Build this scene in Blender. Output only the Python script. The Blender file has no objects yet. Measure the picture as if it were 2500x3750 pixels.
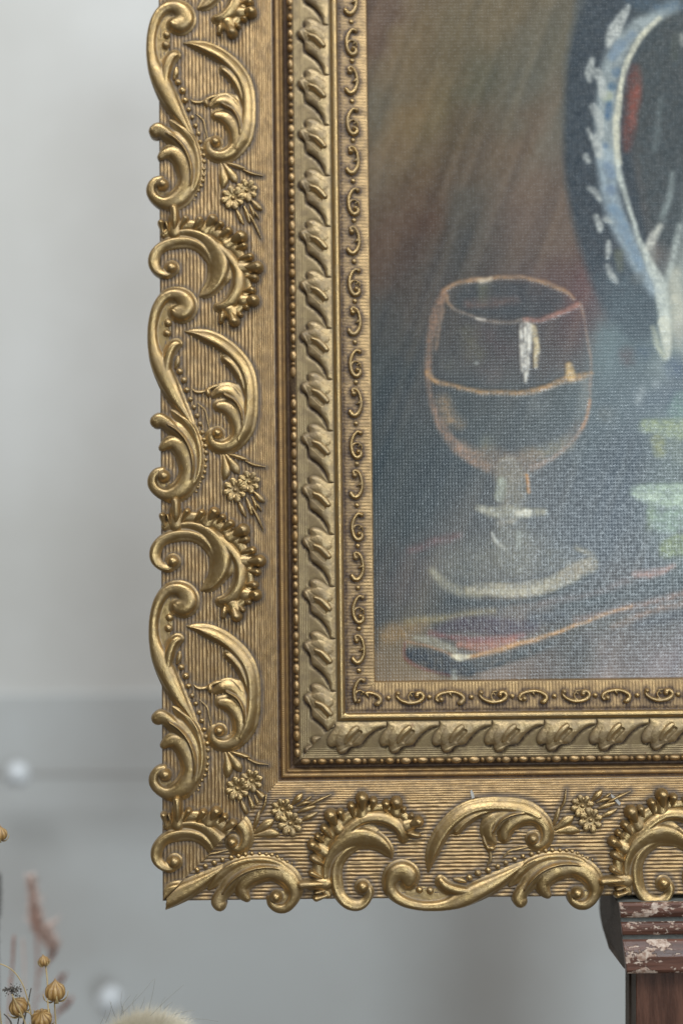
import bpy, math, random
import numpy as np
from mathutils import Matrix, Vector
random.seed(5); RNG = np.random.default_rng(11)

# ------------------------------------------------------------------ camera, world, lamps
K = 0.00015                 # metres per drawing unit (the frame was measured in these units)
FL = 5208.0                 # viewing distance to the middle of the frame's face, in units
TILT = math.atan(0.0538)    # the frame leans back on its easel
ROLL = 0.0115               # the camera was held slightly askew
CT, ST = math.cos(TILT), math.sin(TILT)
EYE = Vector((0, 0, 1.25))
S = bpy.context.scene
C = S.collection

def ray(x, y):
    xi = x - 1250.0; yi = y - 1875.0
    c, s = math.cos(ROLL), math.sin(ROLL)
    return xi * c - yi * s, xi * s + yi * c

def i2p(x, y, z=0.0):       # photograph measure -> place on the frame's face (U right, V down, z out)
    X, Y = ray(x, y)
    t = (z - CT * FL) / (-CT * FL - ST * Y)
    px, py, pz = t * X, t * FL, -t * Y
    return px, -((py - FL) * ST + pz * CT)

def wpt(x, y, depth):       # a point in the room
    X, Y = ray(x, y)
    t = depth / FL
    return EYE + Vector((t * X, t * FL, -t * Y)) * K

cam = bpy.data.cameras.new('camera'); co = bpy.data.objects.new('camera', cam); C.objects.link(co)
c, s = math.cos(ROLL), math.sin(ROLL)
co.matrix_world = Matrix(((c, s, 0, EYE.x), (0, 0, -1, EYE.y), (-s, c, 0, EYE.z), (0, 0, 0, 1)))
cam.sensor_fit = 'VERTICAL'; cam.sensor_height = 36; cam.sensor_width = 24; cam.lens = 50
cam.clip_start = 0.05; cam.clip_end = 100
cam.dof.use_dof = True; cam.dof.focus_distance = 5120 * K; cam.dof.aperture_fstop = 2.0
S.camera = co

W = bpy.data.worlds.new('World'); S.world = W; W.use_nodes = True
bg = W.node_tree.nodes['Background']; bg.inputs[0].default_value = (1.0, 0.84, 0.66, 1); bg.inputs[1].default_value = 0.095

def lamp(name, loc, target, size, sy, power, col):
    l = bpy.data.lights.new(name, 'AREA'); l.shape = 'RECTANGLE'; l.size = size; l.size_y = sy
    l.energy = power; l.color = col
    o = bpy.data.objects.new(name, l); C.objects.link(o); o.location = loc
    o.rotation_euler = (Vector(target) - Vector(loc)).to_track_quat('-Z', 'Y').to_euler()
    return o
CEN = Vector((0, FL * K, 1.25))
lamp('window_light', CEN + Vector((0.74, -2.9, 0.16)), CEN, 0.55, 0.55, 25, (0.82, 0.94, 1.0))
lamp('side_window_light', CEN + Vector((1.75, -1.35, 1.15)), CEN, 1.2, 1.3, 31, (0.92, 0.97, 1.0))
lamp('high_window_light', CEN + Vector((-0.2, -1.3, 1.9)), CEN, 1.8, 0.8, 46, (0.92, 0.97, 1.0))
S.view_settings.view_transform = 'Standard'; S.view_settings.look = 'None'
S.view_settings.exposure = -0.06; S.view_settings.gamma = 1.0

# ------------------------------------------------------------------ helpers
def link(o, parent=None):
    C.objects.link(o)
    if parent is not None: o.parent = parent
    return o
def tag(o, label=None, cat=None, group=None, kind=None):
    if label: o['label'] = label
    if cat: o['category'] = cat
    if group: o['group'] = group
    if kind: o['kind'] = kind
    return o
def obj(name, me, parent=None, loc=(0, 0, 0), rz=0.0):
    o = bpy.data.objects.new(name, me); link(o, parent); o.location = loc; o.rotation_euler = (0, 0, rz)
    return o
def empty(name, loc, label=None, cat=None, group=None):
    o = bpy.data.objects.new(name, None); link(o); o.location = loc; o.empty_display_size = 0.02
    return tag(o, label, cat, group)
def mesh(name, V, Fc, mat, smooth=True, attrs=None, scale=K):
    me = bpy.data.meshes.new(name)
    V = np.asarray(V, dtype=np.float64) * scale
    if isinstance(Fc, np.ndarray):
        n = len(Fc); k = Fc.shape[1]
        me.vertices.add(len(V)); me.vertices.foreach_set('co', V.astype(np.float32).ravel())
        me.loops.add(n * k); me.loops.foreach_set('vertex_index', Fc.astype(np.int32).ravel())
        me.polygons.add(n); me.polygons.foreach_set('loop_start', (np.arange(n) * k).astype(np.int32))
        me.update(calc_edges=True)
    else:
        me.from_pydata([tuple(v) for v in V], [], Fc); me.update()
    if smooth: me.polygons.foreach_set('use_smooth', np.ones(len(me.polygons), dtype=bool))
    for nm, a in (attrs or {}).items():
        if a.ndim == 1:
            at = me.attributes.new(nm, 'FLOAT', 'POINT'); at.data.foreach_set('value', a.astype(np.float32))
        else:
            at = me.color_attributes.new(nm, 'FLOAT_COLOR', 'POINT')
            q = np.ones((len(a), 4), dtype=np.float32); q[:, :3] = a; at.data.foreach_set('color', q.ravel())
    if mat: me.materials.append(mat)
    return me
def lin(r, g, b):
    f = lambda v: v / 12.92 if v <= 0.04045 else ((v + 0.055) / 1.055) ** 2.4
    return (f(r / 255), f(g / 255), f(b / 255), 1)
def lin_np(a):
    a = np.asarray(a, dtype=np.float64) / 255
    return np.where(a <= 0.04045, a / 12.92, ((a + 0.055) / 1.055) ** 2.4)
def crom(P, n):             # smooth curve through points, any number of columns
    P = np.asarray(P, dtype=float); k = len(P)
    if k == 1: return np.repeat(P, 2, 0)
    Q = np.vstack([2 * P[0] - P[1], P, 2 * P[-1] - P[-2]])
    t = np.linspace(0, k - 1, n); i = np.minimum(t.astype(int), k - 2); u = (t - i)[:, None]
    a, b, c_, d = Q[i], Q[i + 1], Q[i + 2], Q[i + 3]
    return 0.5 * (2 * b + (c_ - a) * u + (2 * a - 5 * b + 4 * c_ - d) * u ** 2 + (3 * b - a - 3 * c_ + d) * u ** 3)
def vnoise(h, w, ch, cw, rng=RNG):   # smooth value noise, cells of ch x cw samples
    gy, gx = int(h / ch) + 3, int(w / cw) + 3
    g = rng.random((gy, gx)); y = np.arange(h) / ch; x = np.arange(w) / cw
    iy, ix = y.astype(int), x.astype(int); fy, fx = y - iy, x - ix
    fy = (fy * fy * (3 - 2 * fy))[:, None]; fx = (fx * fx * (3 - 2 * fx))[None]
    a = g[iy][:, ix]; b = g[iy][:, ix + 1]; c_ = g[iy + 1][:, ix]; d = g[iy + 1][:, ix + 1]
    return (a * (1 - fx) + b * fx) * (1 - fy) + (c_ * (1 - fx) + d * fx) * fy

# ---- materials
class NT:
    def __init__(s, name):
        s.m = bpy.data.materials.new(name); s.m.use_nodes = True; s.t = s.m.node_tree; s.n = s.t.nodes; s.l = s.t.links
        s.b = s.n['Principled BSDF']; s.tc = s.n.new('ShaderNodeTexCoord')
    def put(s, sock, v):
        if isinstance(v, (int, float)): sock.default_value = v
        elif isinstance(v, tuple): sock.default_value = v
        else: s.l.new(v, sock)
    def vec(s, scale=(1, 1, 1), rot=(0, 0, 0)):
        m = s.n.new('ShaderNodeMapping'); m.inputs['Scale'].default_value = scale; m.inputs['Rotation'].default_value = rot
        s.l.new(s.tc.outputs['Object'], m.inputs[0]); return m.outputs[0]
    def noise(s, scale, detail=3, rough=0.55, vec=None, dist=0.0):
        n = s.n.new('ShaderNodeTexNoise'); n.inputs['Scale'].default_value = scale; n.inputs['Detail'].default_value = detail
        n.inputs['Roughness'].default_value = rough; n.inputs['Distortion'].default_value = dist
        s.l.new(vec if vec is not None else s.tc.outputs['Object'], n.inputs['Vector']); return n.outputs['Fac']
    def ramp(s, v, lo, hi, a=0.0, b=1.0):
        n = s.n.new('ShaderNodeMapRange'); n.interpolation_type = 'SMOOTHSTEP'
        for i, q in zip(range(1, 5), (lo, hi, a, b)): n.inputs[i].default_value = q
        s.put(n.inputs[0], v); return n.outputs[0]
    def math(s, op, a, b=0.0):
        n = s.n.new('ShaderNodeMath'); n.operation = op; s.put(n.inputs[0], a); s.put(n.inputs[1], b); return n.outputs[0]
    def mix(s, f, a, b):
        n = s.n.new('ShaderNodeMix'); n.data_type = 'RGBA'; s.put(n.inputs[0], f); s.put(n.inputs[6], a); s.put(n.inputs[7], b); return n.outputs[2]
    def attr(s, name, out='Fac'):
        n = s.n.new('ShaderNodeAttribute'); n.attribute_name = name; return n.outputs[out]
    def bump(s, h, dist, strength=1.0, prev=None):
        n = s.n.new('ShaderNodeBump'); n.inputs['Distance'].default_value = dist; n.inputs['Strength'].default_value = strength
        s.l.new(h, n.inputs['Height'])
        if prev is not None: s.l.new(prev, n.inputs['Normal'])
        return n.outputs[0]
    def set(s, **kw):
        for k, v in kw.items(): s.put(s.b.inputs[k.replace('_', ' ')], v)
        return s.m

def gold(name, base, wash_shade_col, dull=0.0, rough=0.40):
    g = NT(name)
    w = g.attr('wash')  # antique glaze together with painted shade
    oi = g.n.new('ShaderNodeObjectInfo'); ad = g.n.new('ShaderNodeVectorMath'); ad.operation = 'ADD'
    g.l.new(g.tc.outputs['Object'], ad.inputs[0]); g.l.new(oi.outputs['Location'], ad.inputs[1]); OV_ = ad.outputs[0]
    n1 = g.noise(900, 4, 0.65, OV_); n2 = g.noise(5200, 3, 0.6, OV_); n3 = g.noise(160, 3, 0.6, OV_)
    f = g.math('MULTIPLY', w, g.ramp(n1, 0.25, 0.62, 0.35, 1.0))
    d = g.math('MULTIPLY', g.ramp(n3, 0.38, 0.66), 0.30)
    f = g.math('MINIMUM', g.math('ADD', g.math('ADD', f, dull), d), 1.0)
    speck = g.ramp(g.noise(2600, 2, 0.5, OV_), 0.70, 0.76)
    f = g.math('MAXIMUM', f, g.math('MULTIPLY', speck, 0.55))
    var = g.mix(n2, tuple(v * 0.86 for v in base[:3]) + (1,), tuple(min(1, v * 1.12) for v in base[:3]) + (1,))
    col = g.mix(f, var, wash_shade_col)
    hal = g.attr('halo'); col = g.mix(g.math('MULTIPLY', hal, g.ramp(n1, 0.2, 0.6, 0.5, 1.0)), col, (0.092, 0.073, 0.063, 1)); f = g.math('MAXIMUM', f, hal)  # dark ring colour: glaze mixed with painted shade
    clay = g.math('MULTIPLY', g.ramp(g.noise(330, 5, 0.7, OV_), 0.66, 0.70), g.ramp(w, 0.75, 0.2)); col = g.mix(g.math('MULTIPLY', clay, 0.55), col, (0.20, 0.075, 0.04, 1))
    sc = g.noise(2400, 3, 0.6, vec=g.vec((1, 0.35, 1), (0, 0, 0.6)))
    b1 = g.bump(n2, 0.00007, 0.8); b2 = g.bump(sc, 0.00009, 0.7, b1)
    return g.set(Base_Color=col, Coat_Weight=0.22, Coat_Roughness=0.32, Metallic=g.ramp(f, 0.0, 1.0, 0.85, 0.10), Roughness=g.ramp(f, 0, 1, rough, 0.72), Normal=b2)
BASE = (0.455, 0.31, 0.135, 1)
M_GOLD = gold('old_gold', BASE, (0.135, 0.106, 0.084, 1), 0.0, 0.33)
M_GROUND = gold('old_gold_reeded', (0.475, 0.315, 0.15, 1), (0.075, 0.044, 0.027, 1), 0.0, 0.42)
M_DULL = gold('dusty_gold', (0.51, 0.37, 0.185, 1), (0.15, 0.11, 0.075, 1), 0.08, 0.40)
M_DGROUND = gold('dusty_gold_ground', (0.46, 0.345, 0.185, 1), (0.07, 0.04, 0.022, 1), 0.12, 0.46)
M_BROWN = gold('worn_bronze', (0.42, 0.26, 0.105, 1), (0.08, 0.04, 0.02, 1), 0.16, 0.42)

# ------------------------------------------------------------------ the wall behind
def wallmat(name, col, col2):
    w = NT(name); a = w.noise(5.5, 4, 0.6); b = w.noise(160, 3, 0.6)
    return w.set(Base_Color=w.mix(w.ramp(a, 0.32, 0.68), tuple(v * 0.95 for v in col[:3]) + (1,), col2), Roughness=0.85, Normal=w.bump(b, 0.0006, 0.25))
M_WALL = wallmat('wall_paint', (0.66, 0.645, 0.61, 1), (0.69, 0.68, 0.655, 1))
M_WALL2 = wallmat('lower_wall_paint', (0.585, 0.585, 0.57, 1), (0.60, 0.615, 0.61, 1))
WD = 8200.0
def slab(name, x0, x1, z0, z1, y0, y1, mat, bev=0.0, parent=None):
    V = [(x, y, z) for x in (x0, x1) for y in (y0, y1) for z in (z0, z1)]
    Fc = [(0, 1, 3, 2), (4, 6, 7, 5), (0, 4, 5, 1), (2, 3, 7, 6), (0, 2, 6, 4), (1, 5, 7, 3)]
    o = obj(name, mesh(name, V, Fc, mat, False, scale=1.0), parent)
    if bev:
        b = o.modifiers.new('bevel', 'BEVEL'); b.width = bev; b.segments = 3
    return o
wy = WD * K
zl = wpt(300, 2535, WD).z
tag(slab('wall', -3, 3, zl - 0.3, 3.2, wy, wy + 0.1, M_WALL), kind='structure')
tag(slab('wall_lower', -3, 3, -0.2, zl, wy - 0.005, wy - 0.001, M_WALL2, 0.0038), kind='structure')

# ------------------------------------------------------------------ the carved frame
U0, V0 = i2p(520, 1840)
VB = 1468.0                 # outer datum of the bottom rail
UB = -1239.5                # along-datum of the bottom rail's ornament
PER = 1082.5
FRM = empty('picture_frame', (0, 0, 0), 'ornate gold picture frame corner with carved scrolls, resting on the wooden easel', 'picture frame')
FRM.matrix_world = Matrix(((1, 0, 0, 0), (0, ST, -CT, FL * K), (0, CT, ST, EYE.z), (0, 0, 0, 1)))
# shift the empty to the frame's outer bottom corner
OX, OY = U0 + 68, -(VB - 68)
FRM.matrix_world = FRM.matrix_world @ Matrix.Translation((OX * K, OY * K, 0))
BOT = math.pi / 2
def place(side, b, a, off=0.0):      # local (inward b, along a) -> position in the frame's axes
    if side == 'L': return ((U0 + b - OX) * K, (-(V0 + off + a) - OY) * K, 0.0)
    return ((UB + off + a - OX) * K, (-(VB - b) - OY) * K, 0.0)

def zprof(b):                # height of the moulding's face over its width
    return np.interp(b, [66, 74, 120, 300, 430, 460, 489, 491, 498, 500, 514, 516, 530, 532, 543, 545, 568, 572, 590, 640, 690, 706, 708, 735, 737, 741, 842, 846],
                        [-10, -1, 0, 2, -2, -10, -26, -58, -58, -46, -46, -48, -48, -72, -72, -46, -28, -30, -30, -20, -10, -8, -16, -16, -22, -18, -34, -62])

A_TOP, A_RIGHT = -2350.0, 4050.0
def a_end_left(b): return VB - V0 - b              # mitre
def a_start_bottom(b): return U0 - UB + b
def band(name, bs, zf, mat, step, wash_shade_f=None, par=FRM, halof=None):
    bs = np.asarray(bs, dtype=float)
    global CUR
    for side in 'LB':
        CUR = side
        if side == 'L': A = np.arange(A_TOP, a_end_left(bs[0]) + step, step)
        else: A = np.arange(a_start_bottom(bs[0]) - step, A_RIGHT, step)
        AA, BB = np.meshgrid(A, bs, indexing='ij')
        AA = np.minimum(AA, a_end_left(BB)) if side == 'L' else np.maximum(AA, a_start_bottom(BB))
        Z = zf(BB, AA)
        wash = wash_shade_f(BB, AA, Z) if wash_shade_f else np.zeros_like(Z)
        V = np.stack([BB, -AA, Z], -1).reshape(-1, 3)
        na, nb = len(A), len(bs); i = np.arange(na * nb).reshape(na, nb)
        Fc = np.stack([i[:-1, :-1], i[1:, :-1], i[1:, 1:], i[:-1, 1:]], -1).reshape(-1, 4)
        at = {'wash': wash.ravel()}  # 'wash' holds glaze and painted shade together
        if halof: at['halo'] = halof(BB, AA, Z).ravel()
        me = mesh(name, V, Fc, mat, True, at)
        x, y, z = place(side, 0, 0)
        obj(name, me, par, (x, y, 0), 0 if side == 'L' else BOT)

# ---- relief ornaments traced as strokes -----------------------------------------------------
G = 500 / 1568.0
OFFS = {'A': 0.0, 'B': 280.0, 'C': 640.0}
def tr(t, pts):              # (x, y, halfwidth) -> (b, a, w)
    o = OFFS[t]; return np.array([(x * G, y * G + o, w * G) for x, y, w in pts])
def st(t, pts, H=16.0, k=0.0, e=0.6, n=0, flat=2.0): return dict(P=tr(t, pts), H=H, k=k, e=e, n=n, flat=flat)

HS = 1.0
def fields(strokes, X, Y):
    sd = np.full(X.shape, 1e3); hh = np.zeros(X.shape)
    for s_ in strokes:
        P = s_['P']
        L = np.hypot(*np.diff(P[:, :2], axis=0).T).sum() if len(P) > 1 else 1
        n = s_['n'] or int(max(8, min(110, L / 3.0)))
        Q = crom(P, n); Q[:, 2] = np.maximum(Q[:, 2], 0.4); wm = P[:, 2].max()
        x0, x1, y0, y1 = Q[:, 0].min() - wm - 12, Q[:, 0].max() + wm + 12, Q[:, 1].min() - wm - 12, Q[:, 1].max() + wm + 12
        m = (X > x0) & (X < x1) & (Y > y0) & (Y < y1)
        if not m.any(): continue
        x, y = X[m], Y[m]
        dx = x[:, None] - Q[None, :, 0]; dy = y[:, None] - Q[None, :, 1]; d = np.hypot(dx, dy)
        q = d - Q[None, :, 2]; i = q.argmin(1); r = np.arange(len(i))
        T = np.gradient(Q[:, :2], axis=0)
        sgn = np.sign(T[i, 0] * dy[r, i] - T[i, 1] * dx[r, i])
        w = Q[i, 2]; rr = np.clip(d[r, i] / w, 0, 1)
        pr = np.sqrt(np.maximum(0, 1 - rr ** s_['flat'])) if s_['flat'] != 2 else np.sqrt(np.maximum(0, 1 - rr * rr))
        if s_['k']: pr = np.sqrt(np.maximum(0, 1 - rr ** 2.4)) * (0.66 + 0.34 * s_['k'] * 1.6 * sgn * rr)
        h = s_['H'] * HS * (w / wm) ** s_['e'] * pr
        sd[m] = np.minimum(sd[m], q[r, i]); hh[m] = np.maximum(hh[m], h)
    return sd, hh

def relief(name, strokes, mat, edge=4.0, skirt=5.0, step=2.3, clip=None, zf=None, hollow=None, blur=1, wash=1.0, cen=None, rough=0.5):  # wash scales the edge glaze and the shade painted into creases
    allp = np.vstack([s_['P'] for s_ in strokes]); wm = allp[:, 2].max() + 5
    x = np.arange(allp[:, 0].min() - wm, allp[:, 0].max() + wm + step, step)
    y = np.arange(allp[:, 1].min() - wm, allp[:, 1].max() + wm + step, step)
    X, Y = np.meshgrid(x, y)          # rows run along a
    sd, h = fields(strokes, X, Y)
    if clip is not None: sd = np.maximum(sd, clip(X, Y))
    if hollow:
        for s_ in hollow:
            _, hv = fields([s_], X, Y); h = h - hv
    for _ in range(blur):
        p = np.pad(h, 1, 'edge'); h = (p[1:-1, 1:-1] * 4 + (p[:-2, 1:-1] + p[2:, 1:-1] + p[1:-1, :-2] + p[1:-1, 2:]) * 2 + p[:-2, :-2] + p[2:, 2:] + p[:-2, 2:] + p[2:, :-2]) / 16
    h = h + (vnoise(*h.shape, 6, 6) - 0.5) * rough * 1.2 + (vnoise(*h.shape, 2.2, 2.2) - 0.5) * rough * 0.7
    ins = sd < 0
    if ins.sum() < 6: return None
    qd = ins[:-1, :-1] | ins[1:, :-1] | ins[1:, 1:] | ins[:-1, 1:]
    gy, gx = np.gradient(sd, step); gl = np.maximum(np.hypot(gx, gy), 0.3)
    mv = np.where(ins, 0, np.clip(sd, 0, step * 1.6))
    XX, YY = X - gx / gl * mv, Y - gy / gl * mv
    hz = np.where(ins, np.maximum(h, 0 if not hollow else -3), 0) + edge
    lap = np.zeros_like(h); p = np.pad(h, 2, 'edge')
    lap = (p[4:, 2:-2] + p[:-4, 2:-2] + p[2:-2, 4:] + p[2:-2, :-4]) / 4 - h
    wv = np.clip(np.exp(np.minimum(sd, 0) / 3.0) * 0.35 + np.clip(lap / 3.0, 0, 0.6), 0, 1) * wash  # antique glaze at the edges, with shade painted into the creases
    if zf is not None: hz = hz + zf(XX)
    i = np.arange(X.size).reshape(X.shape)
    Fc = np.stack([i[:-1, :-1][qd], i[1:, :-1][qd], i[1:, 1:][qd], i[:-1, 1:][qd]], -1)
    used = np.unique(Fc); mp = np.full(X.size, -1); mp[used] = np.arange(len(used)); Fc = mp[Fc]
    V = np.stack([XX.ravel()[used], -YY.ravel()[used], hz.ravel()[used]], -1); wv = wv.ravel()[used]
    e = np.vstack([Fc[:, [0, 1]], Fc[:, [1, 2]], Fc[:, [2, 3]], Fc[:, [3, 0]]])
    key = e[:, 0].astype(np.int64) * len(V) + e[:, 1]; rev = e[:, 1].astype(np.int64) * len(V) + e[:, 0]
    be = e[~np.isin(key, rev)]
    bu = np.unique(be); m2 = np.full(len(V), -1); m2[bu] = np.arange(len(bu)) + len(V)
    top = V[bu].copy(); low = top.copy(); low[:, 2] -= (edge + skirt)
    n2 = len(bu)
    sk = np.stack([m2[be[:, 0]], m2[be[:, 0]] + n2, m2[be[:, 1]] + n2, m2[be[:, 1]]], -1)
    V = np.vstack([V, top, low]); wv = np.concatenate([wv, np.full(2 * n2, 0.6 * wash)])
    if cen is None: cen = (allp[:, 0].mean(), allp[:, 1].mean())
    V[:, 0] -= cen[0]; V[:, 1] += cen[1]
    return mesh(name, V, np.vstack([Fc, sk]), mat, True, {'wash': wv}), cen

# -- the running ornament, one repeat
CRESC = [
    st('A', [(375, 715, 30), (300, 752, 44), (215, 725, 50), (160, 655, 60), (158, 565, 66), (200, 480, 64), (285, 415, 56), (400, 380, 50), (520, 375, 46), (635, 405, 44), (725, 470, 40), (785, 560, 30), (815, 670, 12)], 19, -0.45),
    st('A', [(358, 682, 64)], 22),
    st('A', [(265, 318, 8), (420, 278, 32), (575, 278, 46), (715, 335, 62), (815, 430, 82), (888, 555, 92), (910, 680, 96), (890, 795, 84), (838, 895, 64), (765, 970, 42), (685, 1012, 9)], 24, -0.5),
    st('A', [(935, 600, 30), (965, 690, 46), (985, 790, 30), (987, 868, 6)], 20, 0.5),
    st('A', [(800, 330, 14), (905, 420, 42), (1000, 520, 50), (1085, 630, 52), (1132, 740, 56), (1140, 850, 60), (1122, 955, 63), (1072, 1055, 64), (1000, 1122, 56), (930, 1148, 44), (892, 1146, 32)], 26, 0.35),
]
WEB = [st('A', [(262, 290, 40), (420, 195, 60), (610, 180, 66), (800, 235, 68), (955, 335, 72), (1085, 460, 70), (1175, 600, 66), (1225, 780, 56), (1232, 950, 52), (1185, 1100, 52), (1070, 1215, 56), (935, 1240, 40)], 9, 0, 0.3)]
LOBES = [
    [(275, 310, 30), (250, 220, 34), (240, 158, 36)], [(330, 290, 18), (312, 200, 22), (300, 150, 16)], [(395, 270, 46), (400, 150, 56), (398, 40, 56), (390, -10, 44)],
    [(450, 250, 30), (490, 170, 38), (525, 112, 36)], [(605, 250, 36), (650, 185, 46), (690, 130, 40)], [(745, 260, 40), (795, 185, 52), (835, 122, 54)], [(850, 280, 26), (890, 220, 34), (932, 182, 36)],
    [(895, 345, 36), (960, 300, 48), (1020, 258, 44)], [(1000, 420, 44), (1080, 375, 56), (1162, 332, 66)], [(1085, 490, 30), (1140, 458, 40), (1196, 440, 40)],
    [(1115, 592, 32), (1190, 577, 42), (1265, 566, 42)], [(1150, 690, 42), (1250, 690, 54), (1348, 688, 62)], [(1190, 790, 28), (1260, 805, 40), (1320, 815, 42)],
    [(1185, 960, 30), (1240, 955, 44), (1284, 960, 44)], [(1180, 1070, 38), (1240, 1072, 50), (1300, 1075, 60)], [(1160, 1140, 22), (1200, 1155, 30), (1226, 1158, 28)],
    [(955, 1190, 40), (940, 1260, 44), (928, 1315, 28)], [(1030, 1180, 40), (1055, 1250, 52), (1080, 1318, 56)], [(1100, 1190, 22), (1130, 1215, 24), (1155, 1245, 26)]]
for k_ in (2, 5, 8, 11, 14, 17):
    q_ = LOBES[k_]; WEB.append(st('A', [(q_[0][0], q_[0][1], 78), ((q_[0][0] * .4 + q_[-1][0] * .6), (q_[0][1] * .4 + q_[-1][1] * .6), 74)], 14, 0, 0.3))
LONG = [
    st('B', [(385, 300, 38), (425, 322, 74), (485, 318, 94), (528, 255, 92), (500, 172, 84), (425, 122, 68), (330, 122, 62), (250, 172, 60), (190, 262, 58), (152, 375, 54), (132, 500, 52), (132, 640, 56), (152, 765, 66), (192, 880, 86), (240, 985, 98), (290, 1090, 96), (342, 1200, 86), (400, 1310, 70), (460, 1415, 52), (525, 1520, 34), (585, 1630, 18), (640, 1745, 5)], 28, 0.12, 0.5, 120),
    st('B', [(285, 1010, 52), (298, 905, 54), (325, 805, 55), (363, 728, 50), (410, 688, 38), (455, 692, 10)], 26, 0.1),
    st('B', [(428, 845, 24), (420, 905, 34), (400, 965, 20)], 9),
    st('B', [(300, 230, 70), (245, 330, 100), (240, 480, 110), (235, 620, 100), (245, 760, 60)], 0.8, 0, 0.2),
]
SCLEAF = [
    st('C', [(330, 480, 40), (450, 560, 70), (560, 700, 90), (610, 880, 90), (580, 1080, 90)], 10, 0, .3),
    st('C', [(262, 1092, 68)], 27),
    st('C', [(240, 1150, 90)], 0.8),
    st('C', [(240, 1018, 36), (172, 1042, 44), (127, 1110, 50), (128, 1190, 53), (185, 1262, 56), (280, 1303, 64), (380, 1290, 80), (470, 1230, 88), (530, 1142, 90), (556, 1040, 86), (542, 935, 88), (505, 830, 86), (445, 745, 80), (375, 705, 68), (295, 722, 56), (242, 762, 40)], 24, -0.15, 0.5, 100),
    st('C', [(178, 455, 74), (215, 440, 78), (290, 480, 66), (380, 560, 58), (460, 640, 56), (525, 740, 52), (565, 850, 44), (585, 960, 24)], 23, -0.2, 0.5),
    st('C', [(312, 498, 13), (420, 572, 17), (515, 682, 18), (575, 815, 18), (600, 950, 17), (590, 1080, 12), (560, 1160, 5)], 29, 0, 0.6),
    st('C', [(350, 335, 10), (430, 405, 32), (510, 490, 48), (590, 610, 52), (640, 740, 46), (655, 880, 46), (640, 1020, 50), (600, 1140, 44), (540, 1230, 20)], 17, -0.6),
    st('C', [(440, 380, 8), (540, 470, 22), (620, 600, 26), (650, 700, 12)], 19, -0.5),
]
ACAN = [
    st('C', [(1020, 160, 60), (1110, 300, 70), (1160, 460, 70), (1120, 620, 70)], 10, 0, .3),
    st('B', [(512, 545, 5), (640, 568, 26), (770, 612, 52), (890, 670, 58), (1000, 745, 58), (1105, 850, 60), (1190, 975, 60), (1238, 1115, 58), (1255, 1270, 56), (1252, 1410, 56), (1240, 1530, 60), (1205, 1680, 60), (1140, 1800, 50)], 23, 0.55, 0.5),
    st('B', [(985, 868, 38), (1060, 925, 48), (1130, 1020, 48), (1180, 1140, 38), (1205, 1270, 26), (1215, 1400, 8)], 22, 0.5, 0.4),
    st('C', [(876, 604, 56)], 25),
    st('C', [(865, 566, 20), (808, 610, 38), (796, 685, 44), (855, 745, 52), (950, 762, 58), (1052, 722, 64), (1118, 640, 68), (1125, 530, 72), (1098, 425, 74), (1045, 345, 72), (970, 295, 62), (893, 282, 44)], 23, -0.15, 0.5, 80),
    st('C', [(835, 165, 16), (905, 108, 46), (1005, 100, 58), (1095, 160, 58), (1165, 260, 56), (1200, 380, 50), (1205, 500, 34)], 18, 0.5, 0.5),
    st('C', [(960, 160, 11), (1080, 235, 15), (1145, 345, 16), (1165, 460, 12), (1150, 560, 4)], 28),
    st('C', [(1010, 20, 5), (1095, 90, 24), (1150, 170, 26), (1195, 290, 6)], 15, 0.4),
]
TENDRIL = [
    st('C', [(582, 82, 8), (640, 120, 24), (725, 115, 22), (800, 75, 26), (860, 52, 24), (945, 40, 8)], 11, 0.4),
    st('C', [(770, 100, 24), (772, 140, 34), (778, 172, 16)], 13)]
STALK = [st('C', [(650, 255, 8), (735, 335, 14), (758, 430, 16), (785, 560, 10)], 9, 0.4)]
PEARLS = [('B', 315, 445, 42), ('B', 305, 565, 46), ('B', 445, 1010, 38), ('B', 495, 1110, 38), ('B', 525, 1225, 36), ('B', 567, 1333, 30), ('B', 608, 1425, 30), ('B', 645, 1525, 30),
          ('C', 677, 490, 29), ('C', 700, 588, 28), ('C', 718, 670, 27), ('C', 735, 748, 28), ('C', 742, 822, 27), ('C', 739, 910, 24), ('C', 735, 985, 24), ('C', 724, 1048, 23), ('C', 703, 1108, 22), ('C', 672, 1162, 20), ('C', 645, 1222, 18), ('C', 628, 1275, 15)]
BLADES = [
    [(930, 820, 5), (956, 940, 26), (968, 1050, 40), (945, 1150, 6)], [(955, 825, 5), (1020, 925, 28), (1075, 1005, 40), (1120, 1075, 6)], [(985, 840, 5), (1080, 868, 18), (1160, 895, 20), (1225, 915, 4)],
    [(1195, 925, 8), (1290, 972, 13), (1420, 996, 3)], [(1115, 1400, 14), (1150, 1480, 24), (1190, 1560, 10)], [(1200, 1350, 10), (1235, 1440, 22), (1262, 1535, 14)], [(1265, 1335, 8), (1305, 1430, 18), (1312, 1490, 6)],
    [(1290, 1285, 12), (1350, 1350, 28), (1395, 1390, 14)], [(1245, 1420, 5), (1295, 1510, 13), (1345, 1610, 13), (1393, 1730, 3)], [(1310, 1400, 4), (1340, 1450, 11), (1372, 1500, 5)]]
FLOWERS = [(1075, 1260, 118, 26), (1232, 1172, 112, 20)]

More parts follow.
